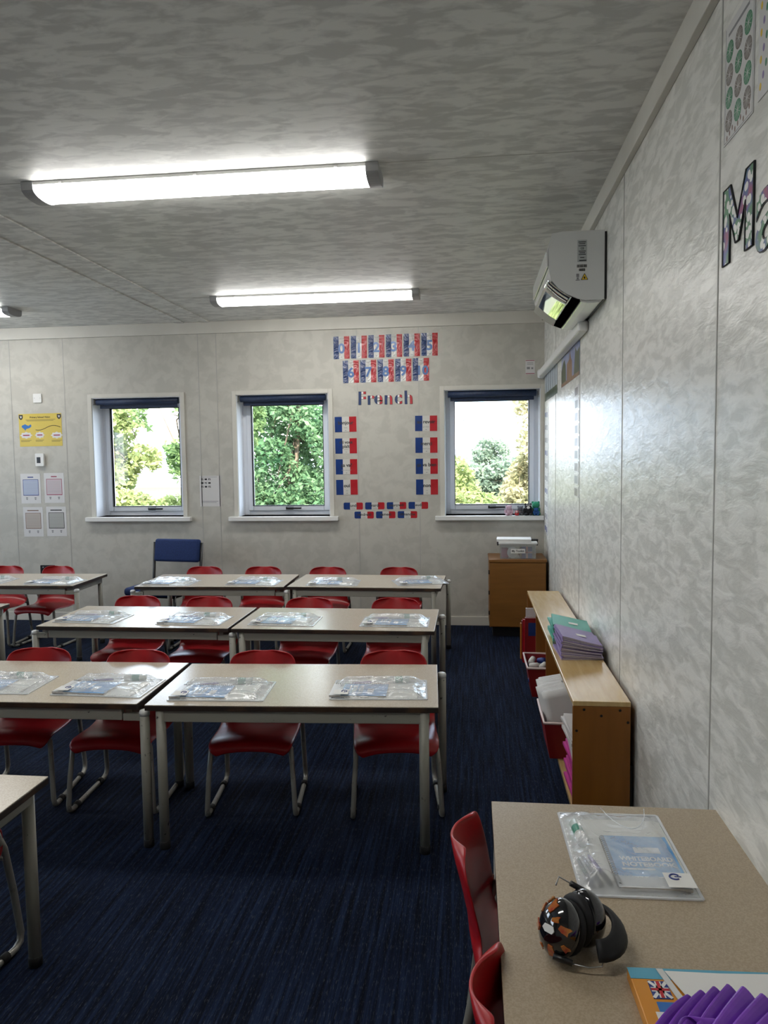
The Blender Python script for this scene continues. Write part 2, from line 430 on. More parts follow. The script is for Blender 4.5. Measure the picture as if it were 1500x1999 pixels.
def window(n, x0, x1, label, handle_dx=0, left=False, flip=1):
    rt = struct(empty('window_%d' % n, ((x0 + x1) / 2, D, ZS)), label)
    w = (x1 - x0) / 2; h = ZT - ZS
    fr = MB(); ring(fr, -w, w, .0, h, .05, .195, .265); fr.build('window_frame', M['upvc'], rt, bevel=.004)
    sa = MB(); ring(sa, -w + .042, w - .042, .042, h - .042, .052, .18, .24); sa.build('sash', M['upvc'], rt, bevel=.006)
    gl = MB().box(-w + .09, w - .09, .215, .221, .09, h - .09).build('pane', M['glass'], rt)
    gk = MB(); ring(gk, -w + .088, w - .088, .088, h - .088, .006, .178, .22); gk.build('gasket', M['rubber'], rt)
    cs = MB()
    rw = min(.042, RX - x1 - .002)
    cs.box(-w - .042, -w, -.012, 0, 0, h + .04); cs.box(w, w + rw, -.012, 0, 0, h + .04); cs.box(-w, w, -.012, 0, h, h + .04)
    cs.build('casing', M['trim'], rt, bevel=.003)
    sx = min(w + .085, RX - .004 - (x0 + x1) / 2)
    sl = MB().box(-w - .09, sx, -.06, 0, -.042, 0).box(-w + .001, w - .001, -.001, .196, -.02, .0)
    lin = MB().box(-w, -w + .005, -.001, .196, 0.001, h).box(w - .005, w, -.001, .196, .001, h).box(-w + .005, w - .005, -.001, .196, h - .005, h)
    lin.build('reveal_lining', M['upvc'], rt)
    sl.build('window_sill', M['white'], rt, bevel=.005)
    hd = MB(); c = handle_dx
    hd.box(c - .075, c + .0, .16, .18, .055, .082); hd.tube([(c - .05, .17, .068), (c - .05, .142, .068)], .01, 8)
    hd.box(c - .06, c + .085, .136, .15, .06, .077)
    hd.build('handle', M['black'], rt, bevel=.003)
    return rt
window(1, *W1, 'left window in the far wall looking out on a pale field', .09)
window(2, *W2, 'middle window in the far wall filled by a green tree', .05)
window(3, *W3, 'right window in the far wall beside the corner', .04)
def blind(x0, x1, label):
    t = thing('roller_blind', label, 'blind', ((x0 + x1) / 2, D + .035, ZT - .036), group='roller blinds in the window heads')
    w = (x1 - x0) / 2 - .004
    MB().tube([(-w + .03, 0, 0), (w - .03, 0, 0)], .030, 16).build('roller', M['blind'], t)
    MB().box(-w + .05, w - .05, .017, .030, -.062, -.0).build('bottom_bar', M['blind'], t, bevel=.004)
    for s in (-1, 1):
        MB().box(min(s * w, s * (w - .012)), max(s * w, s * (w - .012)), -.028, .028, -.026, .036).build('bracket', M['lampcap'], t, bevel=.002)
blind(*W1, 'dark navy roller blind rolled up in the left window')
blind(*W2, 'dark navy roller blind rolled up in the middle window')
blind(*W3, 'dark navy roller blind rolled up in the right window by the corner')
for n, (y0, y1) in enumerate(LW):
    rt = struct(empty('window_%d' % (4 + n), (LX, (y0 + y1) / 2, ZS)))
    rt.rotation_euler = (0, 0, PI / 2)
    w = (y1 - y0) / 2; h = ZT - ZS
    fr = MB(); ring(fr, -w, w, 0, h, .08, .065, .135); fr.build('window_frame', M['upvc'], rt)
    MB().box(-w + .08, w - .08, .095, .101, .08, h - .08).build('pane', M['glass'], rt)

# ================================================================ CEILING LIGHTS
def lamp(label, x, y, L=1.66):
    t = thing('ceiling_light', label, 'ceiling light', (x, y, H), group='surface mounted strip lights')
    MB().box(-L / 2, L / 2, -.097, .097, -.016, 0).build('housing', M['lamphouse'], t, bevel=.003)
    pr = []
    for k in range(13):
        a = PI * k / 12; pr.append((.094 * math.cos(a), -.016 - .046 * math.sin(a) ** .55))
    T = Matrix.Rotation(PI / 2, 4, 'Z') @ Matrix.Rotation(PI / 2, 4, 'X')
    MB().poly(pr, -L / 2 + .045, L / 2 - .045, 0, T).build('diffuser', M['diff'], t)
    pr2 = [(.103, 0)] + [(a * 1.10, b * 1.04) for a, b in pr] + [(-.103, 0)]
    for s in (-1, 1):
        z = sorted((s * (L / 2 - .045), s * (L / 2 + .012)))
        MB().poly(pr2, z[0], z[1], 0, T).build('end_cap', M['lampcap'], t, bevel=.004)
    for px in (-.65, 0, .65): MB().box(px - .008, px + .008, -.100, -.0965, -.014, -.006).build('clip', M['chrome'], t)
    return t
lamp('long strip light nearest the camera, on the ceiling, glowing white', -1.245, 3.55)
lamp('long strip light near the far wall and French display, glowing white', -1.240, 6.13)
lamp('strip light above the camera end of the room, out of frame', -1.245, .95)
lamp('strip light mostly out of frame at the left edge, near the far wall', -4.72, 6.23)
tag(lamp('strip light on the left side of the ceiling, out of frame', -4.72, 3.6), 'strip light on the left side of the ceiling, out of frame', 'ceiling light')

# ================================================================ TABLES
def table(first, label, loc, rotz, outer, top, group):
    """school table: legs on one long side inset, on the other just outside the ends (outer = +1 rear, -1 front)"""
    t = thing('school_table', label, 'table', loc, (0, 0, rotz), group)
    w, d = .594, .31
    MB().box(-w, w, -d, d, TH - .004, TH, 0).box(-w, w, -d, d, TH - .024, TH - .004, 1).build('tabletop', [top, M['edge']], t, bevel=.0015)
    fr = MB()
    for s in (-1, 1):
        fr.box(-w + .07, w - .07, min(s * (d - .012), s * (d - .042)), max(s * (d - .012), s * (d - .042)), TH - .074, TH - .0245)
        fr.box(min(s * (w - .065), s * (w - .035)), max(s * (w - .065), s * (w - .035)), -d + .03, d - .03, TH - .074, TH - .0245)
    fr.build('frame', M['steel'], t, bevel=.003)
    for sx in (-1, 1):
        for sy in (-1, 1):
            out = (sy == outer)
            x = sx * (w + .021) if out else sx * (w - .058); y = sy * (d - .024)
            tp = TH - .042 if out else TH - .0245
            lg = MB().tube([(x, y, .012), (x, y, tp)], .02, 14)
            if out: lg.box(min(x, x - sx * .085), max(x, x - sx * .085), y - .013, y + .013, TH - .074, TH - .046)
            o = lg.build('leg', M['steel'], t)
            MB().lathe([(.018, 0), (.0215, .002), (.0215, .03), (.02, .034)], 0, 14, Matrix.Translation((x, y, 0))).build('rubber_foot', M['rubber'], o)
            if out: MB().lathe([(.0212, -.012), (.0216, .0), (.019, .008), (.012, .011)], 0, 14, Matrix.Translation((x, y, tp))).build('end_plug', M['cap'], o)
    return t
r = math.radians
GT = 'rectangular school tables in rows'
tb = lambda l, x, y, a, o: table(None, l, (x, y, 0), r(a), o, M['lam'], GT)
tb('school table at the right of the front row, beside the aisle', -.742, 3.225, 3.0, 1)
tb('school table left of the seam in the front row', -1.958, 3.192, 1.4, -1)
tb('school table at the right of the middle row, beside the aisle', -.805, 4.567, 0, 1)
tb('school table left of the seam in the middle row', -2.016, 4.567, .2, -1)
tb('school table at the right of the back row, by the French display', -.815, 5.985, -1.6, 1)
tb('school table left of the seam in the back row, before the blue chair', -2.045, 5.975, 1.6, -1)
tb('school table at the far left of the back row, beyond the gap', -3.755, 5.965, 1.5, -1)
tb('school table of the middle row showing only its right end at the left edge', -3.80, 4.61, 1, -1)
tb('school table corner at the left edge, nearest row to the camera', -1.922, 1.885, 0, -1)
table(None, 'tan school table against the right wall with the ear defenders on it', (.3635, 1.545, 0), r(90), -1, M['lamdark'], GT)

# ================================================================ CHAIRS
def chair_proto(label):
    t = thing('red_plastic_chair', label, 'chair', group='red plastic classroom chairs')
    prof = [(-.212, .300, .150), (-.212, .322, .176), (-.195, .343, .187), (-.15, .351, .192), (-.07, .346, .194), (.03, .340, .194), (.10, .345, .195),
            (.145, .366, .197), (.170, .40, .198), (.183, .428, .196), (.187, .440, .186), (.190, .455, .160), (.193, .48, .154), (.202, .525, .159), (.213, .575, .163),
            (.223, .610, .160), (.229, .633, .146), (.233, .646, .122), (.235, .652, .085)]
    def fn(u, v):
        f = v * (len(prof) - 1); i = min(int(f), len(prof) - 2); q = f - i
        y, z, w = (prof[i][k] * (1 - q) + prof[i + 1][k] * q for k in range(3))
        a = 2 * u - 1
        back = max(0, min(1, (z - .36) / .08)) if y > .12 else 0
        return Vector((a * w, y - .045 * back * a * a, z - (1 - back) * (.012 * a ** 4 - .010 * (1 - a * a))*1.0 ))
    MB().grid(fn, 16, 36).build('seat_shell', M['red'], t, solid=.007, sub=1)
    for s in (-1, 1):
        p = [(s * .186, .135, .425), (s * .187, .165, .36), (s * .190, .195, .20), (s * .194, .214, .05), (s * .196, .206, .024), (s * .197, .18, .0125), (s * .197, 0, .0125),
             (s * .197, -.17, .0125), (s * .197, -.196, .022), (s * .195, -.202, .05), (s * .188, -.19, .18), (s * .178, -.172, .31), (s * .165, -.155, .327), (s * .10, -.14, .328)]
        MB().tube(p, .0115, 10).build('leg_frame', M['tube'], t)
        for yy in (-.12, .13):
            MB().tube([(s * .197, yy - .014, .0155), (s * .197, yy + .014, .0155)], .0155, 10).build('glide', M['rubber'], t)
    MB().tube([(-.10, -.14, .328), (.10, -.14, .328)], .0115, 10).build('crossbar', M['tube'], t)
    MB().tube([(-.187, .165, .33), (.187, .165, .33)], .0105, 8).build('crossbar', M['tube'], t)
    return t
CH = None
def chair(label, x, y, a):
    global CH
    if CH is None:
        CH = chair_proto(label); CH.location = (x, y, 0); CH.rotation_euler = (0, 0, r(a)); return CH
    return dup(CH, (x, y, 0), (0, 0, r(a)), label)
chair('red chair at the aisle end of the front row', -.354, 3.425, 7.5)
chair('red chair second from the aisle in the front row', -.998, 3.385, 6)
chair('red chair third from the aisle in the front row, left of the seam', -1.63, 3.36, 3.5)
chair('red chair fourth from the aisle in the front row, near the left edge', -2.14, 3.37, 9)
chair('red chair at the aisle end of the middle row', -.50, 4.80, 1)
chair('red chair second from the aisle in the middle row', -1.08, 4.79, 2)
chair('red chair third from the aisle in the middle row, left of the seam', -1.77, 4.79, 4)
chair('red chair fourth from the aisle in the middle row, at its left end', -2.29, 4.81, 4)
chair('red chair at the aisle end of the back row', -.615, 6.22, 0)
chair('red chair second from the aisle in the back row', -1.23, 6.22, 0)
chair('red chair third from the aisle in the back row, left of the seam', -1.80, 6.23, 1)
chair('red chair fourth from the aisle in the back row, in front of the blue chair', -2.325, 6.22, 1)
chair('red chair at the far left table of the back row, before the black socket', -3.70, 6.22, -4)
chair('red chair cut by the left edge at the far left table', -4.17, 6.22, 5)
chair('red chair at the left edge under the middle row table end', -3.62, 4.86, 3)
chair('red chair of the nearest row, only its lug and tube at the left edge', -1.70, 2.06, -6)
chair('red chair at the right wall table, the farther of the two', .184, 1.85, 84)
chair('red chair at the right wall table, nearest the camera', .232, 1.305, 86)

# blue upholstered chair by the far wall
t = thing('upholstered_chair', 'royal blue upholstered chair with black frame under the left window', 'chair', (-2.79, 6.61, 0), (0, 0, r(-9)))
def cushion(w, h, d, T, name):
    mb = MB(); 
    o = mb.box(-w / 2, w / 2, -h / 2, h / 2, -d / 2, d / 2).build(name, M['chairfab'], t, bevel=d * .42, segs=4)
    o.matrix_local = T
    for p in o.data.polygons: p.use_smooth = True
    return o
cushion(.50, .48, .075, Matrix.Translation((0, -.03, .43)), 'seat')
cushion(.47, .215, .06, Matrix.Translation((0, .25, .745)) @ Matrix.Rotation(r(80), 4, 'X'), 'backrest')
for s in (-1, 1):
    MB().tube([(s * .235, .30, .0), (s * .243, .21, .40), (s * .248, .265, .82)], .0135, 10).build('rear_leg', M['black'], t)
    MB().tube([(s * .225, -.22, .0), (s * .225, -.2, .40)], .0135, 10).build('front_leg', M['black'], t)
rl = MB()
for s in (-1, 1): rl.tube([(s * .235, .21, .385), (s * .225, -.2, .385)], .011, 8)
rl.tube([(-.225, -.2, .385), (.225, -.2, .385)], .011, 8); rl.build('seat_rail', M['black'], t)

# ================================================================ WALLETS AND WHAT IS IN THEM
def wallet_proto(label):
    t = thing('zip_wallet', label, 'plastic wallet', group='clear plastic wallets set out on the tables')
    W, L = .262, .395
    def top(u, v):
        x = (u - .5) * W; y = (v - .5) * L
        e = min(u, 1 - u) * 6; f = min(v, 1 - v) * 7; k = max(0, min(1, e)) ; k2 = max(0, min(1, f))
        hgt = .0170 * (k * k * (3 - 2 * k)) * (k2 * k2 * (3 - 2 * k2))
        bulge = .013 * math.exp(-((x + .083) / .036) ** 2) * k2
        wr = abs(math.sin(x * 31 + 1.7 * math.sin(y * 23)) * math.sin(y * 19 + 1.3 * math.sin(x * 27 + 1))) * .0045 + abs(math.sin(x * 52 + y * 40 + 1.2 * math.sin(y * 33))) * .0022
        if x > .05 and y < -.11: wr *= .1
        return Vector((x, y, .0030 + hgt + bulge + wr * k * k2))
    MB().grid(top, 34, 46).build('sleeve', M['wallet'], t)
    MB().box(-W / 2, W / 2, -L / 2, L / 2, .0004, .0010).build('sleeve_back', M['wallet'], t)
    wd = MB()
    wd.box(-W / 2 - .004, -W / 2 + .003, -L / 2, L / 2, .001, .0042); wd.box(W / 2 - .003, W / 2 + .004, -L / 2, L / 2, .001, .0042)
    wd.box(-W / 2, W / 2, -L / 2 - .004, -L / 2 + .003, .001, .0042); wd.box(-W / 2, W / 2, L / 2 - .003, L / 2 + .004, .001, .0042)
    wd.build('welded_edge', M['walletedge'], t)
    fl = []
    for k in range(15):
        a = PI * k / 14; fl.append((-.02 + .115 * (k / 14.) , L / 2 - .01 - .12 * math.sin(a) ** .7, .026 + .003 * math.sin(a)))
    MB().tube(fl, .0011, 6).build('flap', M['walletedge'], t)
    lb = MB().box(.062, .124, -.185, -.125, .0215, .0219).build('name_label', M['paper'], t)
    cr = MB()
    cr.tube([(.085 + .011 * math.cos(q), -.143 + .011 * math.sin(q), .0222) for q in [r(30 + 280 * k / 14) for k in range(15)]], .0022, 6)
    cr.box(.085, .100, -.1435, -.1395, .0219, .0224)
    cr.build('crest', M['navyink'], lb)
    return t
def board_proto(label):
    t = tag(MB().poly(rrect(.208, .300, .012), 0, .003).build('mini_whiteboard', M['board'], bevel=.0006), label, 'whiteboard', 'mini whiteboards inside the clear wallets')
    return t
def book_proto(label):
    t = thing('spiral_notebook', label, 'notebook', group='spiral notebooks inside the clear wallets')
    w, h = .162, .236
    MB().box(-w / 2 + .004, w / 2, -h / 2, h / 2, 0, .007).build('pages', M['pages'], t)
    c = MB().box(-w / 2, w / 2, -h / 2, -h / 2 + .048, .007, .0076, 0).box(-w / 2, w / 2, -h / 2 + .048, h / 2, .007, .0076, 1)
    c.build('cover', [M['nbpaper'], M['nbsky']], t)
    MB().box(-.012, .05, .035, .062, .0077, .0080).build('name_panel', M['nbpaper'], t)
    text('WHITEBOARD', .026, M['nbpaper'], t, (.008, .006, .0081), bold=.03, width=.125)
    text('NOTEBOOK', .026, M['nbpaper'], t, (.008, -.020, .0081), bold=.03, width=.125)
    MB().box(-.058, .018, -.043, -.036, .0077, .0080).build('small_lettering', M['nbpaper'], t)
    sp = MB()
    for k in range(26):
        y = -h / 2 + .010 + k * .0087
        sp.tube([(-w / 2 + .003 + .0062 * math.cos(q), y, .0052 + .0062 * math.sin(q)) for q in [2 * PI * j / 8 for j in range(8)]], .0010, 5, closed=True)
    sp.build('spiral_binding', M['black'], t)
    return t
def glue_proto(label):
    t = thing('glue_stick', label, 'glue stick', group='glue sticks inside the clear wallets')
    T = Matrix.Rotation(PI / 2, 4, 'X')
    MB().lathe([(.013, -.048), (.0142, -.046), (.0142, .018), (.013, .02)], 0, 18, T).build('tube', M['palegreen'], t)
    MB().lathe([(.0144, -.02), (.0145, -.019), (.0145, .012), (.0144, .013)], 0, 18, T).build('printed_band', M['green_glue'], t)
    MB().lathe([(.0135, .021), (.0148, .022), (.0148, .046), (.012, .048)], 0, 18, T).build('cap', M['cap'], t)
    return t
def pen_proto(label, m):
    t = thing('pen', label, 'pen', group='pens inside the clear wallets')
    T = Matrix.Rotation(PI / 2, 4, 'X')
    MB().lathe([(.002, -.066), (.0048, -.055), (.0048, .02)], 0, 10, T).build('barrel', m, t)
    MB().lathe([(.0055, .02), (.0057, .021), (.0057, .062), (.004, .065)], 0, 10, T).build('cap', M['penblk'], t)
    return t
WL = [('at the left edge of the front row', -2.085, 3.105, -88), ('left of the seam on the front row', -1.575, 3.105, -91), ('right of the seam on the front row', -1.055, 3.085, -87),
      ('at the aisle end of the front row', -.390, 3.150, -86), ('at the left end of the middle row', -2.355, 4.475, -93), ('left of the seam on the middle row', -1.690, 4.46, -92),
      ('right of the seam on the middle row', -1.125, 4.47, -91), ('at the aisle end of the middle row', -.455, 4.475, -90), ('by the blue chair in the back row', -2.40, 5.83, -92),
      ('left of the seam on the back row', -1.72, 5.86, -92), ('right of the seam on the back row', -1.08, 5.86, -88), ('at the aisle end of the back row', -.405, 5.93, -72),
      ('on the far left table of the back row', -3.385, 5.83, -92), ('cut by the left picture edge in the back row', -4.00, 5.86, -88)]
P = {}
def place(kind, make, label, T):
    if kind not in P: P[kind] = make(label); o = P[kind]
    else: o = copy_tree(P[kind]); o['label'] = label
    o.matrix_world = T
    return o
for k, (where, x, y, a) in enumerate([('on the tan table by the right wall', .3705, 1.881, 1.2)] + WL):
    T = Matrix.Translation((x, y, TH)) @ Matrix.Rotation(r(a), 4, 'Z')
    j = (lambda s: R.uniform(-s, s)) if k else (lambda s: 0)
    place('wallet', wallet_proto, 'clear plastic wallet ' + where, T)
    place('board', board_proto, 'mini whiteboard in the clear wallet ' + where, T @ Matrix.Translation((.022 + j(.003), .012 + j(.015), .0014)) @ Matrix.Rotation(r(j(1)), 4, 'Z'))
    place('book', book_proto, 'blue spiral notebook in the wallet ' + where, T @ Matrix.Translation((.036 + j(.004), -.058 + j(.03), .0050)) @ Matrix.Rotation(r(j(3)), 4, 'Z'))
    place('glue', glue_proto, 'green glue stick in the wallet ' + where, T @ Matrix.Translation((-.098, .065 + j(.03), .0160)) @ Matrix.Rotation(r(4 + j(6)), 4, 'Z'))
    place('pen', lambda l: pen_proto(l, M['pen']), 'purple pen in the clear wallet ' + where, T @ Matrix.Translation((-.075, -.095 + j(.02), .0075)) @ Matrix.Rotation(r(13 + j(4)), 4, 'Z'))
    if k == 0:
        for q, (dx, dy, an) in enumerate(((-.094, -.10, 10), (-.110, -.11, 7))):
            o = pen_proto('dark pen %s in the wallet on the tan table' % ('beside the purple pen' if q == 0 else 'along the outer edge'), M['penblk'])
            o.matrix_world = T @ Matrix.Translation((dx, dy, .0075)) @ Matrix.Rotation(r(an), 4, 'Z')

# ================================================================ EAR DEFENDERS
t = thing('ear_defenders', 'black ear defenders with coloured dinosaur print lying on the tan table', 'ear defenders', (.188, 1.480, TH))
def cup(parent, c, axis, name, deco):
    T = Vector(axis).to_track_quat('Z', 'Y').to_matrix().to_4x4()
    T0 = Matrix.Translation(c)
    mb = MB(); prof = [(.043, -.014), (.046, -.008), (.0475, .0)]
    for k in range(1, 10):
        a = PI / 2 * k / 10; prof.append((.0475 * math.cos(a) ** .8, .034 * math.sin(a)))
    prof.append((.004, .034))
    S = Matrix.Diagonal((1, 1.18, 1, 1))
    o = mb.lathe(prof, 0, 28, T0 @ T @ S).build(name, M['muff'], parent)
    pd = MB(); pts = [(T0 @ T @ S) @ Vector((.034 * math.cos(q), .034 * math.sin(q), -.022)) for q in [2 * PI * k / 24 for k in range(24)]]
    pd.tube(pts, .0115, 10, closed=True).build('ear_cushion', M['pad'], o)
    if deco:
        sp = MB()
        for (a, e, sx) in ((.3, .9, .008), (1.7, .8, .009), (2.6, .95, .007), (3.4, .75, .0085), (4.3, 1.0, .007), (5.2, .85, .009), (5.9, 1.15, .006), (.9, .55, .006), (2.2, 1.2, .006)):
            pr = [(math.cos(2 * PI * n / 9) * sx * (1 if n % 2 else .55), math.sin(2 * PI * n / 9) * sx * (1.3 if n % 3 else .7)) for n in range(9)]
            p = Vector((.0485 * math.sin(e) * math.cos(a), .0485 * 1.18 * math.sin(e) * math.sin(a), .0355 * math.cos(e)))
            n = Vector((p.x / .0475 ** 2, p.y / (.056 ** 2), p.z / .034 ** 2)).normalized()
            sp.poly([(1.35 * a_, 1.35 * b_) for a_, b_ in pr], -.003, .0014, 0, T0 @ T @ Matrix.Translation(p) @ n.to_track_quat('Z', 'Y').to_matrix().to_4x4())
        sp.build('printed_pattern', M['muffspot'], o)
        L = T0 @ T @ Matrix.Translation((0.006, 0.0, .0338)) @ Matrix.Rotation(r(100), 4, 'Z')
        lb = MB().poly([(0, .017), (-.006, .009), (-.006, -.011), (0, -.016), (.008, -.012), (.008, .011)], 0, .002, 0, L).build('white_sticker', M['paper'], o)
    return o
cup(t, (-.018, -.012, .058), (-.80, -.52, .30), 'ear_cup', True)
cup(t, (.035, .030, .055), (.78, .55, -.12), 'ear_cup', False)
hb = MB()
pts = []
for k in range(17):
    a = r(112 - 205 * k / 16); pts.append((.050 + .050 * math.cos(a), .012 + .068 * math.sin(a), .050 + .006 * math.sin(a)))
hb.tube(pts, .0075, 10, r2=.021); hb.build('headband', M['pad'], t)
for s, p in ((1, [(-.02, .045, .112), (-.012, .062, .121), (.012, .062, .108), (.05, .067, .085), (.065, .07, .065)]), (-1, [(-.015, -.06, .020), (.03, -.066, .016), (.055, -.064, .018), (.066, -.05, .045)])):
    w = MB().tube(p, .0016, 8).build('wire_arm', M['chrome'], t)
    MB().tube(p[2:4] if s > 0 else [(-.035, -.052, .026), (0.0, -.062, .020)], .006, 10).build('slider', M['black'], w)

# ================================================================ BOTTOM RIGHT CORNER OF THE TAN TABLE
bx, by = .288, 1.413
t = thing('picture_box', 'flat box printed blue and orange with a Union flag, at the bottom right corner', 'box', (bx, by, TH), (0, 0, r(2)))
MB().box(0, .34, -.26, 0, .0005, .022).build('box_body', M['orange'], t, bevel=.002)
MB().box(0, .34, -.03, .0, .022, .0228).build('blue_band', M['cyan'], t)
fl = MB().box(.028, .062, -.082, -.036, .022, .0231, 0)
for (p0, p1, w, m) in (((.028, -.082), (.062, -.036), .006, 1), ((.028, -.036), (.062, -.082), .006, 1), ((.028, -.059), (.062, -.059), .011, 1), ((.045, -.082), (.045, -.036), .011, 1),
                       ((.028, -.059), (.062, -.059), .006, 2), ((.045, -.082), (.045, -.036), .006, 2)):
    a = math.atan2(p1[1] - p0[1], p1[0] - p0[0]); L = math.hypot(p1[0] - p0[0], p1[1] - p0[1])
    fl.box(-L / 2 * .93, L / 2 * .93, -w / 2, w / 2, .0231 + m * .0002, .0233 + m * .0003, m, Matrix.Translation(((p0[0] + p1[0]) / 2, (p0[1] + p1[1]) / 2, 0)) @ Matrix.Rotation(a, 4, 'Z'))
fl.build('union_flag', [M['navyink'], M['paper'], M['redp']], t)
MB().box(.03, .075, -.135, -.09, .022, .0229).build('blue_panel', M['skyblue'], t)
MB().box(.022, .045, -.16, -.115, .0226, .0231).build('white_panel', M['paper'], t)
tag(MB().poly([(.0, .0), (.012, 0), (.075, -.25), (.063, -.25)], .0, .0015, 0).build('clear_ruler', M['cap'], loc=(bx + .052, by - .002, TH + .0236)), 'pale ruler lying along the edge of the white paper sheet', 'ruler')
tag(MB().poly([(.0, -.006), (.10, -.004), (.27, .008), (.27, -.25), (.085, -.25)], .0, .0014, 0).build('paper_sheet', M['paper'], loc=(bx + .066, by - .004, TH + .0256)), 'blank white paper sheet lying on the blue and orange box', 'paper')
t = thing('pleated_fan', 'purple silky pleated fan lying over the white paper at the bottom right', 'fan', (.276, 1.232, TH + .0275), (0, 0, 0))
def fan(u, v):
    n = 9; i = u * n
    st = Vector((.004 + .011 * i, -.004 - .016 * i)); en = Vector((.088 + .026 * i, .055 + .046 * math.sin(min(1, i / 5) * PI / 2) - .016 * max(0, i - 4)))
    zz = abs(math.sin(PI * i)) ** .8; p = st.lerp(en, v)
    p += Vector((-.010, .012)) * zz * v
    return Vector((p.x, p.y, .004 + .010 * math.sin(PI * v) + zz * (.010 + .012 * v)))
MB().grid(fan, 80, 8, smooth=False).build('pleats', M['purple'], t, solid=.0016)
def cuff(u, v):
    a = r(-10 + 200 * u); return Vector((.075 + .02 * math.cos(a) + .05 * v, -.005 + .016 * math.sin(a) + .01 * v, .006 + .026 * math.sin(PI * u) * (1 - .35 * v)))
MB().grid(cuff, 14, 4).build('gathered_end', M['purple'], t, solid=.0015)

# ================================================================ BOOKCASE AND ITS CONTENTS
X0, X1, Y0, Y1, BZ = .415, .648, 3.155, 5.75, .58
t = thing('low_bookcase', 'long low varnished wooden bookcase along the right wall', 'bookcase', (X0, Y0, 0))
w, L = X1 - X0, Y1 - Y0
MB().box(0, w, 0, L, BZ - .02, BZ).build('top', M['woodtop'], t, bevel=.002)
sp = MB().box(0, w, 0, .02, 0, BZ - .0203).build('side_panel', M['wood'], t, bevel=.002)
sc = MB()
for (px, pz) in ((.045, BZ - .035), (.19, BZ - .035), (.115, BZ - .06), (.015, BZ - .125), (.045, .09), (.19, .09), (.222, BZ - .085)):
    sc.tube([(px, -.0015, pz), (px, .0, pz)], .0055, 10)
sc.build('screw_hole', M['screw'], sp)
MB().box(0, w, L - .02, L, 0, BZ - .0203).build('side_panel', M['wood'], t, bevel=.002)
for yd in (1.17, 1.85): MB().box(.002, w - .012, yd - .01, yd + .01, .1203, BZ - .0203).build('divider', M['wood'], t, bevel=.001)
MB().box(0, w - .012, .0203, L - .0203, .10, .12).build('shelf', M['woodtop'], t, bevel=.001)
MB().box(w - .011, w - .001, .0203, L - .0203, .02, BZ - .0203).build('back_panel', M['wood'], t)
MB().box(.03, .045, .0203, L - .0203, 0.0, .0997).build('plinth', M['wood'], t)

def ex_book(name, label, cat, group, w, d, h, cover, taper=1.0, sag=.0):
    """exercise book: spine on the local -x side, d deep along y; a wedge whose open side is thinner"""
    t = thing(name, label, cat, group=group)
    def prof(u):                       # bottom and top heights across the width
        return sag * math.sin(PI * min(1, u * 1.1)) * -1, None
    n = 8
    def shell(z_of, mname, m, off):
        pass
    def zb(u): return -sag * math.sin(PI * u * .9) * u
    def zt(u): return zb(u) + h * (1 + (taper - 1) * u)
    pg = MB()
    for (mm, e, a, b) in ((0, .003, .12, .88),):
        us = [k / n for k in range(n + 1)]
        vs = [Vector((w * u - (0 if k else 0), y, zb(u) + (zt(u) - zb(u)) * q)) for k, u in enumerate(us) for y in (e, d - e) for q in (a, b)]
        fs = []
        for k in range(n):
            o = 4 * k
            fs += [(o, o + 4, o + 5, o + 1), (o + 2, o + 3, o + 7, o + 6), (o + 1, o + 5, o + 7, o + 3), (o, o + 2, o + 6, o + 4)]
        fs += [(0, 1, 3, 2), (4 * n, 4 * n + 2, 4 * n + 3, 4 * n + 1)]
        pg.add(vs, fs, 0)
    pg.build('pages', M['pages'], t)
    cv = MB()
    for (za, zc) in ((.0, .12), (.88, 1.0)):
        us = [k / n for k in range(n + 1)]
        vs = [Vector((w * u - .002 + .003 * u, y, zb(u) + (zt(u) - zb(u)) * q)) for u in us for y in (0, d) for q in (za, zc)]
        fs = []
        for k in range(n):
            o = 4 * k
            fs += [(o, o + 4, o + 5, o + 1), (o + 2, o + 3, o + 7, o + 6), (o + 1, o + 5, o + 7, o + 3), (o, o + 2, o + 6, o + 4)]
        fs += [(0, 1, 3, 2), (4 * n, 4 * n + 2, 4 * n + 3, 4 * n + 1)]
        cv.add(vs, fs, 0)
    cv.box(-.0035, -.001, 0, d, 0, h)
    cv.build('cover', cover, t)
    return t
ORD = ['top', 'second', 'third', 'fourth', 'fifth', 'sixth', 'seventh', 'eighth', 'ninth', 'tenth', 'eleventh', 'twelfth', 'thirteenth', 'fourteenth', 'fifteenth']
def ordl(k): return 'topmost' if k == 0 else ORD[k] + ' from the top'
def pile(name, colour, where, n, base, w, d, h, cover, taper, rot0=0, jit=.006, group=None, sag=.0, cat='exercise book'):
    proto = ex_book(name, '', cat, group, w, d, h, cover, taper, sag)
    for k in range(n):
        o = proto if k == 0 else copy_tree(proto)
        o['label'] = '%s %s, %s %s' % (colour, cat, ordl(n - 1 - k), where)
        i = k
        o.location = (base[0] + R.uniform(-jit, jit), base[1] + R.uniform(-jit, jit), base[2] + i * (h * 1.02 + .0003))
        tilt = math.asin(max(-.5, min(.5, (1 - taper) * h * k / w)))
        o.rotation_euler = (0, tilt, r(rot0 + R.uniform(-3.5, 3.5)))
    return proto
# piles on the bookcase top (spines towards the aisle; the open side is thinner, so the piles slope to the wall)
pp = pile('purple_exercise_book', 'purple', 'in the pile on the bookcase', 12, (.447, 3.80, BZ + .0004), .196, .285, .0094, M['lilac'], .60, 0, .005, 'purple exercise books piled on the bookcase', .003)
pt = pile('teal_exercise_book', 'teal', 'in the pile on the bookcase', 11, (.440, 4.11, BZ + .0004), .196, .285, .0094, M['teal'], .64, -3, .006, 'teal exercise books piled on the bookcase', .002)
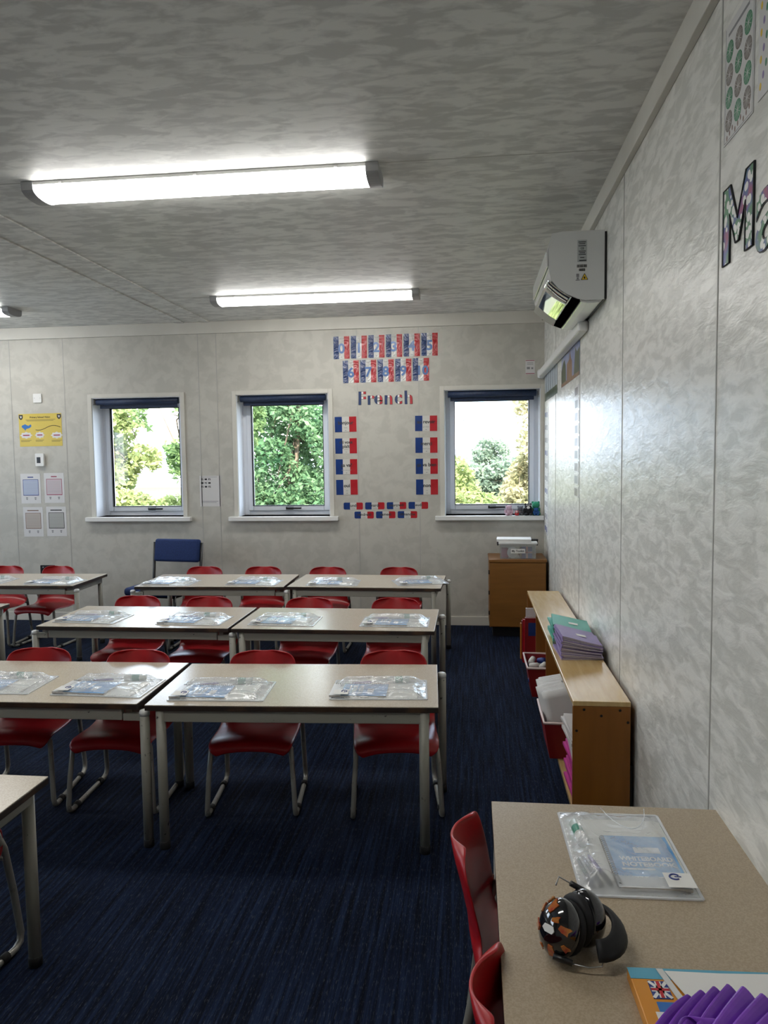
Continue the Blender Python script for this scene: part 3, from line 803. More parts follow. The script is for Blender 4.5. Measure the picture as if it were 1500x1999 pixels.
# name labels on the top covers
def top_label(o_list, mm, z):
    top = max(o_list, key=lambda q: q.location.z)
    MB().box(.085, .135, .10, .145, z, z + .0006).build('name_label', M['paper'], top)
allb = lambda n: [o for o in C.objects if o.name.split('.')[0] == n and o.parent is None]
top_label(allb('purple_exercise_book'), 0, .0075); top_label(allb('teal_exercise_book'), 0, .0080)
# near bay: pink and white piles lying on the lower shelf
pile('pink_exercise_book', 'pink', 'in the pile on the lower shelf', 14, (.428, 3.20, .1206), .19, .27, .0125, M['pink'], .97, 0, .004, 'pink exercise books piled on the lower shelf', 0)
pile('white_exercise_book', 'white', 'in the pile on the pink books', 9, (.424, 3.205, .3015), .19, .27, .0125, M['bookwhite'], .97, 1, .006, 'white exercise books piled on the pink ones', 0)
M['folder'] = mat('bright_white_card', (.84, .84, .83), rough=.5)
def folder(label):
    t = thing('white_folder', label, 'folder', group='white folders standing in the bookcase')
    def f(u, v): return Vector((u * .185, .003 * math.sin(v * 4 + u * 3) + .004 * v * u, v * .31))
    MB().grid(f, 6, 8).build('front_cover', M['folder'], t, solid=.0012)
    MB().grid(lambda u, v: f(u, v * .97) + Vector((.002, .0055, 0)), 6, 8).build('back_cover', M['folder'], t, solid=.0012)
    MB().box(.005, .178, .0022, .0045, .002, .31).build('sheets', M['bookwhite'], t)
    return t
fo = None
for k in range(11):
    lab = 'white folder leaning out of the near red tub, %s from the camera' % ('nearest' if k == 0 else ORD[k])
    if fo is None: fo = folder(lab); o = fo
    else: o = copy_tree(fo); o['label'] = lab
    o.location = (.402 + R.uniform(-.007, .006), 3.712 + k * .0245, .131)
    o.rotation_euler = (r(R.uniform(-5, -3)), r(R.uniform(-15, -8)), r(R.uniform(-2, 2)))
# red tub of blue and white things in the middle bay
t = thing('red_tub', 'dark red plastic tub of white rolls sticking out of the bookcase', 'tub', (.335, 4.61, .1206))
def tub(z, k): return [(.0 + .03 * k, .0 + .03 * k), (.28 - .03 * k, .0 + .03 * k), (.28 - .03 * k, .36 - .03 * k), (.03 * k, .36 - .03 * k)]
mb = MB(); a = tub(0, 1); b = tub(0, 0); hh = .185
vs = [(x, y, 0) for x, y in a] + [(x, y, hh) for x, y in b]
i = [(x + (.004 if x < .14 else -.004), y + (.004 if y < .18 else -.004)) for x, y in a]; ii = [(x + (.004 if x < .14 else -.004), y + (.004 if y < .18 else -.004)) for x, y in b]
vs += [(x, y, .004) for x, y in i] + [(x, y, hh) for x, y in ii]
fs = [(3, 2, 1, 0), (8, 9, 10, 11)]
for k in range(4):
    n = (k + 1) % 4; fs += [(k, n, 4 + n, 4 + k), (8 + n, 8 + k, 12 + k, 12 + n), (4 + k, 4 + n, 12 + n, 12 + k)]
mb.add(vs, fs, 0).build('tub_body', M['redbox'], t)
mb = MB(); mb.tube([(x, y, hh) for x, y in [(.0, .0), (.14, 0), (.28, 0), (.28, .18), (.28, .36), (.14, .36), (0, .36), (0, .18)]], .007, 8, closed=True); mb.build('rim', M['redboxrim'], t)
t2 = copy_tree(t); t2.location = (.345, 3.655, .1206); t2['label'] = 'dark red plastic tub holding the white folders in the near bay'
for k in range(22):
    m = M['paper'] if k % 3 else M['navyink']
    o = MB().lathe([(.004, -.03), (.017, -.027), (.019, 0), (.017, .027), (.004, .03)], 0, 10).build('wrapped_roll', [m])
    lev = k // 8
    o.location = (.38 + .055 * (k % 4) + R.uniform(-.006, .006), 4.70 + .065 * ((k // 4) % 2 * 2 + (lev % 2)) + R.uniform(-.01, .01), .208 + .044 * lev)
    o.rotation_euler = (r(R.uniform(60, 120)), 0, r(R.uniform(0, 180)))
    tag(o, '%s wrapped roll heaped in the dark red tub' % ('white' if k % 3 else 'navy blue'), 'roll', 'white rolls heaped in the tub' if k % 3 else 'navy rolls heaped in the tub')
# tall books in the far bay
t0 = None
for k, (m, y, x, h, lab) in enumerate(((M['redbox'], 5.36, .375, .335, 'tall red book with a blue cover panel, nearest in the far bay'), (M['redp'], 5.42, .362, .31, 'second tall red book standing in the far bay'),
                                       (M['redbox'], 5.47, .358, .29, 'third tall red book standing in the far bay'), (M['orange'], 5.52, .352, .26, 'thin orange backed book at the back of the far bay'),
                                       (M['bookwhite'], 5.57, .395, .36, 'cream book standing tallest in the far bay'))):
    t = thing('tall_book', lab, 'book', (x, y, .1206), (0, 0, r(R.uniform(-3, 3))), 'tall books standing in the far bay')
    d = .032
    MB().box(.003, .215, .003, d - .003, .003, h - .003).build('pages', M['pages'], t)
    MB().box(0, .218, 0, .003, 0, h).box(0, .218, d - .003, d, 0, h).box(-.002, .003, 0, d, 0, h).build('cover', m, t)
    if k == 0: MB().box(.02, .20, -.0006, 0, h * .62, h * .90).build('cover_panel', M['blue'], t); MB().box(.05, .09, -.0006, 0, .02, .07).build('badge', M['yellowd'], t)
tag(MB().box(0, .10, 0, .10, 0, .13).build('orange_box', M['redp'], loc=(.46, 5.03, .1206), bevel=.004), 'small orange red box standing between the tub and the tall books', 'box')
# things between the bookcase and the wall
tag(MB().box(0, .010, 0, .5, 0, .30).build('dark_board', M['black'], loc=(.655, 3.19, .0)), 'dark board slid between the bookcase and the wall', 'board')

# ================================================================ CABINET, TOOL BOX
t = thing('wooden_cabinet', 'brown wooden cabinet in the far right corner', 'cabinet', (.155, 6.68, 0))
MB().box(0, .49, 0, .43, .09, .665).build('body', M['cabwood'], t, bevel=.002)
MB().box(-.004, .496, -.012, .432, .665, .69).build('top', M['cabwood'], t, bevel=.003)
MB().box(.006, .484, -.014, -.001, .098, .655).build('door', M['cabwood'], t, bevel=.002)
MB().box(.03, .46, .05, .40, 0, .09).build('plinth', M['black'], t)
hg = MB()
for z in (.2, .38, .56): hg.tube([(-.003, -.004, z), (-.003, -.004, z + .035)], .005, 8)
hg.build('hinge', M['screw'], t)
t = thing('tool_box', 'clear plastic box labelled My Toolkit on the cabinet', 'box', (.405, 6.83, .6905))
mb = MB()
mb.box(-.155, .155, -.11, -.107, 0, .125).box(-.155, .155, .107, .11, 0, .125).box(-.155, -.152, -.107, .107, 0, .125).box(.152, .155, -.107, .107, 0, .125).box(-.152, .152, -.107, .107, 0, .003)
mb.build('box_body', M['clearbox'], t)
MB().box(-.168, .168, -.122, .122, .126, .150).build('lid', M['white'], t, bevel=.007)
for s in (-1, 1): MB().box(min(s * .166, s * .178), max(s * .166, s * .178), -.05, .05, .110, .156).build('clip', M['black'], t, bevel=.004)
lb = MB().box(-.062, .062, -.1122, -.1105, .048, .088).build('name_label', M['paper'], t)
text('My Toolkit', .024, M['ink'], lb, (0, -.1124, .068), (PI / 2, 0, 0), .03)
tag(MB().lathe([(.046, 0), (.048, .002), (.048, .018), (.046, .02)], 0, 24, Matrix.Rotation(PI / 2, 4, 'X')).build('round_tin', M['paper'], loc=(.36, 6.765, .742)), 'round white tin inside the clear tool box', 'tin')
tag(MB().box(0, .09, 0, .008, 0, .10, 0).box(.0, .09, -.001, 0, .042, .058, 1).box(.037, .053, -.001, 0, 0, .10, 1).box(.0, .09, -.0015, 0, .046, .054, 2).box(.041, .049, -.0015, 0, 0, .1, 2)
    .build('flag_card', [M['navyink'], M['paper'], M['redp']], loc=(.44, 6.745, .694)), 'Union flag card inside the clear tool box', 'card')
tag(MB().box(-.03, .03, -.06, .06, 0, .08).build('red_case', M['redink'], loc=(.295, 6.82, .694), bevel=.008), 'dark red pencil case inside the clear tool box', 'pencil case')
tag(MB().box(-.055, .055, -.04, .05, 0, .09).build('grey_pouch', M['penblk'], loc=(.48, 6.83, .694), bevel=.012), 'dark pouch behind the flag card in the tool box', 'pouch')
tag(MB().poly(rrect(.30, .21, .004), 0, .022).build('paper_stack', M['paper'], loc=(.375, 6.82, .8412), rot=(0, 0, r(-3)), bevel=.001), 'stack of white paper on the tool box lid', 'paper')
tag(MB().box(-.04, .04, -.02, .02, 0, .016).build('black_clip', M['black'], loc=(.545, 6.80, .8412), bevel=.003), 'black clip beside the paper stack on the tool box lid', 'clip')

# ================================================================ SOFT TOYS ON THE RIGHT SILL
def toy(name, label, x, h, body, face=None, y=D + .02):
    t = thing(name, label, 'soft toy', (x, y, ZS + .0005), group='soft toys on the right window sill')
    s = h / .1
    MB().ell((0, 0, .033 * s), (.034 * s, .026 * s, .033 * s)).build('body', body, t)
    MB().ell((0, -.006 * s, .074 * s), (.028 * s, .025 * s, .027 * s)).build('head', body, t)
    for sx in (-1, 1):
        MB().ell((sx * .032 * s, -.012 * s, .04 * s), (.011 * s, .012 * s, .024 * s)).build('arm', body, t)
        MB().ell((sx * .02 * s, -.026 * s, .013 * s), (.014 * s, .02 * s, .012 * s)).build('foot', body, t)
        MB().ell((sx * .022 * s, 0, .093 * s), (.009 * s, .006 * s, .01 * s)).build('ear', body, t)
    if face:
        MB().ell((0, -.029 * s, .068 * s), (.014 * s, .008 * s, .012 * s)).build('muzzle', face, t)
        MB().box(-.018 * s, .018 * s, -.0325 * s, -.026 * s, .085 * s, .09 * s).build('brow', face, t)
    return t
M['plushpink'] = mat('pale_pink_plush', (.5, .34, .42), (.58, .42, .5), 60, rough=.95)
M['plushgrey'] = mat('grey_plush', (.09, .10, .12), (.14, .15, .17), 60, rough=.95)
M['plushgreen'] = mat('green_plush', (.02, .22, .12), (.04, .3, .17), 60, rough=.95)
M['plushblue'] = mat('blue_plush', (.01, .06, .2), (.02, .09, .28), 60, rough=.95)
M['plushblack'] = mat('black_plush', (.006, .006, .01), (.015, .015, .02), 60, rough=.95)
YS = D - .022
toy('pink_soft_toy', 'pale pink soft toy sitting leftmost on the right sill', .345, .095, M['plushpink'], None, YS)
toy('grey_soft_toy', 'grey soft toy between the pink and the black toys', .452, .085, M['plushgrey'], None, YS + .03)
toy('black_soft_toy', 'black soft toy with white muzzle on the right sill', .522, .110, M['plushblack'], M['paper'], YS)
toy('green_soft_toy', 'green soft toy at the corner end of the right sill', .595, .125, M['plushgreen'], None, YS + .048)
toy('blue_soft_toy', 'small blue soft toy in front of the green toy', .594, .070, M['plushblue'], None, YS - .012)
toy('red_soft_toy', 'tiny red soft toy between pink and black toys, in front', .418, .046, M['redp'], M['paper'], YS - .025)

# ================================================================ AIR CONDITIONER
t = thing('wall_air_conditioner', 'white air conditioner on the right wall with its vane open', 'air conditioner', (RX - .001, 3.92, 2.36))
# profile in (depth from wall, height), extruded along +y
pr = [(0.012, 0.0), (0.012, .335), (.215, .335), (.262, .325), (.283, .250), (.281, .150), (.268, .100), (.235, .062), (.19, .030), (.14, .008), (.10, .0)]
T = Matrix(((-1, 0, 0, 0), (0, 0, 1, 0), (0, 1, 0, 0), (0, 0, 0, 1)))
LAC = .86
o = MB().poly(pr, 0, LAC, 0, T).build('casing', M['ac'], t, bevel=.012, segs=3)
MB().box(-.012, 0, .01, LAC - .01, .005, .33).build('wall_plate', M['black'], t)
fp = [(.222, .333), (.264, .329), (.292, .250), (.290, .170), (.284, .170), (.284, .25), (.262, .318), (.222, .3355)]
MB().poly(fp, .004, LAC - .004, 0, T).build('front_panel', M['ac'], t, bevel=.001)
MB().poly([(.170, .013), (.128, -.004), (.128, .008), (.170, .024)], .012, LAC - .03, 0, T).build('air_slot', M['void'], t)
v = MB()
def vane(u, q): return Vector((-(.288 - .118 * q), .006 + (LAC - .02) * u, .104 - .090 * q - .007 * math.sin(PI * q)))
v.grid(vane, 4, 10).build('vane', M['acglass'], t, solid=.004)
MB().poly([(.125, .004), (.122, -.006), (.09, -.012), (.03, -.010), (.02, .004)], .02, LAC - .02, 0, T).build('drip_tray', M['ac'], t, bevel=.006)
E2 = (PI / 2, 0, 0)
lb = MB().box(-.143, -.097, -.0016, -.0004, .185, .29).build('rating_label', M['sticker'], t)
for z, bw in ((.28, .036), (.272, .03), (.262, .036), (.236, .034), (.228, .028), (.220, .034), (.205, .02)):
    MB().box(-.12 - bw / 2, -.12 + bw / 2, -.0020, -.0016, z - .0018, z + .0018).build('small_lettering', M['ink'], lb)
text('CE', .014, M['ink'], lb, (-.12, -.0021, .249), E2, .02)
MB().box(-.134, -.1, -.0020, -.0016, .189, .194).build('small_lettering', M['ink'], lb)
br = MB(); x = -.145
while x < -.098:
    wd = R.choice((.0012, .002, .003)); br.box(x, x + wd, -.0012, -.0004, .158, .172); x += wd + R.choice((.0012, .0018))
x = -.135
while x < -.104:
    wd = R.choice((.0014, .0028)); br.box(x, x + wd, -.0012, -.0004, .140, .153); x += wd + .0018
br.build('barcode', M['ink'], t)
wl = MB().poly([(-.124, .098), (-.092, .098), (-.108, .128)], -.0014, -.0004, 0, Matrix(((1, 0, 0, 0), (0, 0, 1, 0), (0, 1, 0, 0), (0, 0, 0, 1)))).build('warning_triangle', M['yellowd'], t)
MB().ell((-.108, -.0016, .108), (.004, .0006, .006)).build('flame_mark', M['ink'], wl)
tr_ = MB()
for a, b in (((-.124, .098), (-.092, .098)), ((-.092, .098), (-.108, .128)), ((-.108, .128), (-.124, .098))): tr_.tube([(a[0], -.0016, a[1]), (b[0], -.0016, b[1])], .0012, 6)
tr_.build('triangle_border', M['ink'], wl)
mk = MB().box(-.148, -.134, -.0012, -.0004, .112, .128).box(-.146, -.136, -.0012, -.0004, .101, .110).box(-.151, -.131, -.0012, -.0004, .095, .099)
mk.build('manual_mark', M['greyink'], t)
# trunking from the air conditioner to the far corner
t = thing('pipe_trunking', 'white pipe trunking sloping from the air conditioner to the far corner', 'pipe trunking', (RX - .002, 4.5, 2.36))
MB().box(-.058, 0, .0, 2.60, -.062, 0).build('trunk', M['white'], t, bevel=.012)
MB().box(-.064, 0, 2.55, 2.636, -.07, .008).build('end_elbow', M['white'], t, bevel=.014)

# ================================================================ FAR WALL DISPLAYS
YW = D - .0006
def card(name, label, cat, group, w, h, x, z, mats, rot=0):
    """tricolour card, x and z of its upper left corner"""
    t = thing(name, label, cat, (x + w / 2, YW, z - h / 2), (PI / 2, r(rot), 0), group)
    mb = MB()
    for k in range(3): mb.box(-w / 2 + w * k / 3, -w / 2 + w * (k + 1) / 3, -h / 2, h / 2, 0, .0015, k)
    mb.build('sheet', mats, t)
    return t
GZ = [M['glazeb'], M['glazew'], M['glazer']]; FZ = [M['blue'], M['whitep'], M['redp']]
NUM = ['zéro', 'un', 'deux', 'trois', 'quatre', 'cinq', 'six', 'sept', 'huit', 'neuf', 'dix']
for n in range(11):
    if n < 6: x = -1.279 + n * .1652; z = 2.728 + n * .0015
    else: x = -1.193 + (n - 6) * .1645; z = 2.503 + (n - 6) * .0012
    t = card('number_card', 'French flag number card showing the numeral %d' % n, 'number card', 'laminated number cards above the word French', .152, .209, x, z, GZ, R.uniform(-.6, .6))
    text(str(n), .125 if n < 10 else .115, M['numeral'], t, (0 if n < 10 else .012, -.012, .0019), bold=.03)
    text(NUM[n], .022, M['greyink'], t, (0, .083, .0019), bold=.0)
    MB().box(-.006, .006, -.090, -.084, .0015, .0018).build('publisher_mark', M['greyink'], t)
# the word French, letter by letter
lx = [(-1.018, 'F', .17), (-.935, 'r', .17), (-.862, 'e', .17), (-.765, 'n', .17), (-.672, 'c', .17), (-.576, 'h', .17)]
for (x, ch, s) in lx:
    me = text_mesh(ch, s, .018, .001)
    bk = text_mesh(ch, s, .030, .0006)
    zs = [v.co.y for v in me.vertices]; base = min(zs)
    for mm in (me, bk):
        for v in mm.vertices: v.co.y -= base
    me.materials.append(M['tri']); bk.materials.append(M['ink'])
    t = thing('display_letter', 'tricolour cut-out letter %s of the word French' % ch, 'letter', (x, YW, 2.088 + (.002 if ch in 'ec' else 0)), (PI / 2, r(R.uniform(-1.5, 1.5)), 0), 'cut-out letters of the word French')
    o = bpy.data.objects.new('letter_face', me); C.objects.link(o); o.parent = t; o.location = (0, 0, .002)
    o = bpy.data.objects.new('letter_border', bk); C.objects.link(o); o.parent = t; o.location = (0, 0, .0008)
PH = [("bonjour", 'hello'), ("s'il vous\nplaît", 'please'), ('ça va?', 'how are you?'), ('oui', 'yes'), ('au revoir', 'goodbye'), ('merci', 'thank you'), ('ça va bien', "I'm fine"), ('non', 'no')]
for n, (a, b) in enumerate(PH):
    x = -1.279 if n < 4 else -.518; z = (1.980, 1.777, 1.580, 1.386)[n % 4] - (.004 if n > 3 else 0)
    side = 'left' if n < 4 else 'right'
    t = card('phrase_card', 'French flag card reading %s in the %s column' % (a.replace('\n', ' '), side), 'phrase card', 'French phrase cards in two columns', .206, .143, x + (n % 4) * .001, z, FZ, R.uniform(-.6, .6))
    text(a, .046 if len(a) < 12 else .04, M['ink'], t, (0, .014, .0018), bold=.025)
    text(b, .017, M['greyink'], t, (0, -.032, .0018), bold=0)
    MB().box(-.006, .006, -.060, -.055, .0015, .0018).build('publisher_mark', M['greyink'], t)
DY = ['lundi', 'mardi', 'mercredi', 'jeudi', 'vendredi', 'samedi', 'dimanche']; EN = ['Monday', 'Tuesday', 'Wednesday', 'Thursday', 'Friday', 'Saturday', 'Sunday']
for n, a in enumerate(DY):
    x = (-1.207 + n * .2065) if n < 4 else (-1.104 + (n - 4) * .2065); z = 1.166 + (.002 if n < 4 else -.088) + n * .001
    t = thing('day_card', 'rounded tricolour day card reading %s' % a, 'day card', (x + .092, YW, z - .033), (PI / 2, r(R.uniform(-.5, .5)), 0), 'days of the week cards under the display')
    w, h = .185, .066
    pl = [p for p in rrect(w, h, .012)]
    mb = MB()
    left = [(-w / 6, h / 2)] + [p for p in pl if p[0] < -w / 6] + [(-w / 6, -h / 2)]
    right = [(w / 6, -h / 2)] + sorted([p for p in pl if p[0] > w / 6 and p[1] < 0], key=lambda p: (p[0], p[1])) + sorted([p for p in pl if p[0] > w / 6 and p[1] > 0], key=lambda p: (-p[0], p[1])) + [(w / 6, h / 2)]
    mb.poly(left, 0, .0015, 0); mb.poly([(-w / 6, -h / 2), (w / 6, -h / 2), (w / 6, h / 2), (-w / 6, h / 2)], 0, .0015, 1); mb.poly(right, 0, .0015, 2)
    mb.build('sheet', FZ, t)
    text(a, .038, M['ink'], t, (0, .004, .0018), bold=.02)
    text(EN[n], .012, M['greyink'], t, (0, -.022, .0018), bold=0)

# left end of the far wall
t = thing('yellow_poster', 'yellow school vision poster with a blue aeroplane on the far wall', 'poster', (-4.236, YW, 1.908), (PI / 2, r(-.4), 0))
w, h = .448, .322
MB().box(-w / 2, w / 2, -h / 2, h / 2, 0, .0015).build('sheet', M['yellow'], t)
text('Primary School Vision', .024, M['ink'], t, (0, .125, .0018), bold=.02)
MB().box(-.15, .16, .098, .104, .0015, .0018).build('small_print', M['olive'], t); MB().box(-.14, .14, .088, .094, .0015, .0018).build('small_print', M['olive'], t)
for s in (-1, 1):
    sh = MB().poly([(s * .2 + a * .021, .128 + b * .026) for a, b in ((-1, .9), (-1, -.2), (-.5, -.8), (0, -1), (.5, -.8), (1, -.2), (1, .9))], .0015, .0019).build('crest', M['ink'], t)
    MB().poly([(s * .2 + a * .012, .128 + b * .014) for a, b in ((-.9, .9), (-.3, -.9), (.2, .2), (.5, -.9), (.9, .8), (.2, .6))], .0019, .0022).build('crest_figure', M['pap'], sh)
MB().poly([(-.195, .045), (-.16, .06), (-.125, .042), (-.10, .058), (-.092, .04), (-.11, .022), (-.15, .012), (-.158, -.005), (-.172, .012), (-.195, .03)], .0015, .0019).build('aeroplane', M['skyblue'], t)
bn = MB()
up = [(-.05 + .26 * k / 14, .048 + .022 * math.sin(k / 14 * 5.2 - 2.2)) for k in range(15)]
bn.poly(up + [(x, y - .045) for x, y in reversed(up)], .0015, .0018).build('banner', M['yellow'], t)
MB().tube([(x, y - .028, .0021) for x, y in up], .0026, 6).build('banner_line', M['ink'], t)
for cx, cy, sx in ((-.152, -.05, .058), (-.01, -.05, .046), (.168, -.055, .056)):
    cl = [(cx + sx * (1 + .13 * math.cos(8 * q)) * math.cos(q), cy + .03 * (1 + .13 * math.cos(8 * q)) * math.sin(q)) for q in [2 * PI * k / 40 for k in range(40)]]
    o = MB().poly(cl, .0015, .0019).build('cloud_panel', M['pap'], t)
    MB().box(cx - sx * .6, cx + sx * .6, cy - .005, cy + .006, .0019, .0022).build('cloud_word', M['redink'], o)
    MB().box(cx - sx, cx + sx * .9, cy - .053, cy - .047, .0015, .0018).box(cx - sx, cx + sx * .6, cy - .064, cy - .058, .0015, .0018).build('small_print', M['olive'], t)
t = thing('blank_plate', 'square white switch plate above the yellow poster', 'switch plate', (-4.25, YW, 2.22), (PI / 2, 0, 0))
MB().poly(rrect(.086, .086, .006), 0, .011).build('plate', M['white'], t, bevel=.002)
MB().tube([(-.03, 0, .0105), (-.03, 0, .0122)], .003, 8).tube([(.03, 0, .0105), (.03, 0, .0122)], .003, 8).build('screw', M['greyink'], t)
t = thing('thermostat', 'small white thermostat with dark screen below the yellow poster', 'thermostat', (-4.247, YW, 1.613), (PI / 2, 0, 0))
MB().poly(rrect(.088, .125, .01), 0, .028).build('case', M['white'], t, bevel=.004)
MB().box(-.027, .012, -.032, .026, .0278, .029).build('screen', M['black'], t)
for n, (x, z, pm, bm, lab) in enumerate(((-4.366, 1.328, 'poster_blue', 'navyink', 'blue'), (-4.118, 1.332, 'poster_pink', 'redink', 'pink'), (-4.355, .995, 'poster_tan', 'brownink', 'brown'), (-4.110, .998, 'poster_grey', 'ink', 'black'))):
    t = thing('word_poster', 'white poster with a %s edged panel of lines below the thermostat' % lab, 'poster', (x, YW, z), (PI / 2, 0, 0), 'four white posters below the thermostat')
    MB().box(-.105, .105, -.1485, .1485, 0, .0015).build('sheet', M['pap'], t)
    MB().box(-.082, .082, -.070, .090, .0015, .0019).build('panel_border', M[bm], t)
    pn = MB().box(-.077, .077, -.063, .085, .0019, .0023).build('panel', M[pm], t)
    ln = MB()
    for k in range(9): ln.box(-.07, .07, .066 - k * .0145, .068 - k * .0145, .0023, .0026)
    ln.build('rule', M['greyink'], pn)
    MB().box(-.03 if n < 2 else -.06, .03 if n < 2 else .06, .108, .118, .0015, .0019).build('title', M[bm], t)
    fg = MB()
    for sx in (-.045, .045):
        fg.box(sx - .010, sx + .010, -.098, -.088, .0015, .0019).box(sx - .007, sx + .007, -.112, -.102, .0015, .0019)
    fg.build('footnote', M['greyink'], t)
t = thing('notice_sheet', 'white notice sheet with small black pictograms between two windows', 'notice', (-2.516, YW, 1.288), (PI / 2, 0, 0))
MB().box(-.105, .105, -.1485, .1485, 0, .0012).build('sheet', M['pap'], t)
pg = MB()
for iy in range(3):
    for ix in range(3):
        cx = -.078 + ix * .036; cy = .115 - iy * .036
        if (ix + iy) % 2: pg.box(cx - .012, cx + .012, cy - .008, cy + .008, .0012, .0016)
        else: pg.box(cx - .012, cx + .012, cy + .003, cy + .008, .0012, .0016).box(cx - .010, cx - .004, cy - .009, cy + .003, .0012, .0016).box(cx + .003, cx + .011, cy - .009, cy, .0012, .0016)
pg.build('pictogram', M['ink'], t)
for q in ((-.09, .08, -.100, -.096), (-.09, .06, -.112, -.108), (-.09, .07, .135, .138)): MB().box(*q, .0012, .0016).build('small_lettering', M['greyink'], t)
t = thing('safety_notice', 'small white notice with red edge lines beside the pipe trunking', 'notice', (.541, YW, 2.40), (PI / 2, 0, 0))
MB().box(-.042, .042, -.065, .065, 0, .0012).build('sheet', M['pap'], t)
for q in ((-.04, .04, .055, .061), (-.04, .04, -.062, -.056)): MB().box(*q, .0012, .0016).build('edge_stripe', M['redink'], t)
for q in ((-.028, .028, .035, .039), (-.028, .028, .022, .026), (-.03, -.002, -.02, .0), (.01, .028, -.02, -.004)): MB().box(*q, .0012, .0016).build('small_lettering', M['greyink'], t)
t = thing('wall_socket', 'black double wall socket behind the far left red chair', 'socket', (-4.222, YW, .515), (PI / 2, 0, 0))
MB().poly(rrect(.152, .088, .006), 0, .012).build('plate', M['black'], t, bevel=.002)
for s in (-1, 1): MB().box(s * .045 - .006, s * .045 + .006, .018, .03, .0118, .016).build('switch', M['greyink'], t)

# ================================================================ RIGHT WALL DISPLAYS
XW = RX - .0006
t = thing('times_table_poster', 'white poster with green and grey wheels on the right wall, near the top', 'poster', (XW, 2.062, 2.551), WALLR)
w, h = .21, .297
MB().box(-w / 2, w / 2, -h / 2, h / 2, 0, .0015).build('sheet', M['pap'], t)
MB().box(-.08, .07, .118, .126, .0015, .0018).build('title', M['greyink'], t)
for cix in range(3):
    for ri in range(4):
        m = M['green'] if (cix + ri) % 2 == 0 else M['taupe']
        cx = -.068 + cix * .066; cy = .078 - ri * .058
        wh = MB().poly([(cx + .026 * math.cos(2 * PI * k / 24), cy + .026 * math.sin(2 * PI * k / 24)) for k in range(24)], .0015, .0019).build('wheel', m, t)
        sp = MB()
        for k in range(6): sp.box(-.023, .023, -.0005, .0005, .0019, .0021, 0, Matrix.Translation((cx, cy, 0)) @ Matrix.Rotation(PI * k / 6, 4, 'Z'))
        sp.build('spoke_line', M['pap'], wh)
for k in range(9): MB().ell((-.08 + k * .02, -.135 + .006 * (k % 3), .0016), (.004, .007, .0004)).build('flower', M['brownink'], t)
bd = MB(); bd.box(-.1, .1, -.1445, -.143, .0015, .0018).box(-.1, -.0985, -.1445, .1445, .0015, .0018).box(.0985, .1, -.1445, .1445, .0015, .0018); bd.build('border', M['greyink'], t)
t = thing('number_poster', 'white poster with flowers cut by the right picture edge', 'poster', (XW, 1.822, 2.56), WALLR)
MB().box(-.105, .105, -.1485, .1485, 0, .0015).build('sheet', M['pap'], t)
for k in range(12): MB().ell((-.09 + .016 * (k % 3), -.12 + k * .02, .0016), (.006, .009, .0005)).build('flower', [M['yellowd'], M['lilac'], M['green']][k % 3], t)
def big_letter(ch, y, z):
    return thing('maths_letter', 'black edged spotty letter %s on the right wall below the posters' % ch, 'letter', (XW, y, z), WALLR, 'spotty letters of a heading on the right wall')
t = big_letter('M', 2.046, 2.187)
out = [(a * .218 - .109, b * .194 - .097) for a, b in ((0, 0), (0, 1), (.24, 1), (.5, .50), (.76, 1), (1, 1), (1, 0), (.76, 0), (.76, .62), (.56, .20), (.44, .20), (.24, .62), (.24, 0))]
MB().poly(out, .0008, .0022).build('letter_face', M['spot'], t)
MB().tube([(x, y, .0018) for x, y in out], .0034, 6, closed=True).build('letter_border', M['ink'], t)
t = big_letter('a', 1.845, 2.150)
me = text_mesh('a', .285, .008, .001, width=.15); bk = text_mesh('a', .285, .020, .0006, width=.159)
me.materials.append(M['spot']); bk.materials.append(M['ink'])
o = bpy.data.objects.new('letter_face', me); C.objects.link(o); o.parent = t; o.location = (0, 0, .002)
o = bpy.data.objects.new('letter_border', bk); C.objects.link(o); o.parent = t; o.location = (0, 0, .0008)
# landscape picture below the trunking
M['scene_sky'] = mat('picture_sky_print', (.16, .2, .42), (.35, .38, .55), 5, rough=.35)
M['scene_brown'] = mat('picture_building_print', (.2, .09, .04), (.3, .17, .08), 8, rough=.35)
M['scene_green'] = mat('picture_foliage_print', (.03, .05, .025), (.08, .10, .04), 12, rough=.35)
t = thing('landscape_picture', 'landscape picture of buildings under a blue sky below the air conditioner', 'picture', (XW, 5.33, 2.195), WALLR)
w, h = .95, .21
MB().box(-w / 2, w / 2, -h / 2, h / 2, 0, .0015).build('sheet', M['scene_sky'], t)
MB().poly([(-.15, -.09), (.12, -.09), (.12, .02), (.06, .05), (.02, .10), (-.03, .05), (-.15, .03)], .0015, .0018).build('printed_building', M['scene_brown'], t)
MB().poly([(-.47, -.1), (-.2, -.1), (-.22, .03), (-.3, .08), (-.38, .06), (-.47, .01)], .0015, .0018).poly([(.2, -.1), (.47, -.1), (.47, .07), (.36, .05), (.28, .09)], .0015, .0018).build('printed_trees', M['scene_green'], t)
MB().box(-w / 2, w / 2, -h / 2, -.08, .0015, .002).build('printed_ground', M['scene_brown'], t)
M['strip'] = mat('pale_blue_strip_print', (.34, .40, .46), (.48, .52, .56), 9, rough=.35)
for k in range(6):
    y = 6.98 - k * .165
    t = thing('hanging_strip', 'tall pale strip with dark foot near the far corner, %s from the corner' % ('nearest' if k == 0 else ORD[k]), 'wall strip', (XW, y, 2.19), WALLR, 'row of strips on the right wall near the corner')
    MB().box(-.075, .075, -.115, .115, 0, .0015).build('sheet', M['strip'], t)
    MB().box(-.075, .075, -.115, -.045, .0015, .0018).build('dark_foot', M['scene_green'], t)
    MB().box(.068, .0745, -.045, .115, .0015, .0018).build('edge_stripe', M['ink'], t)
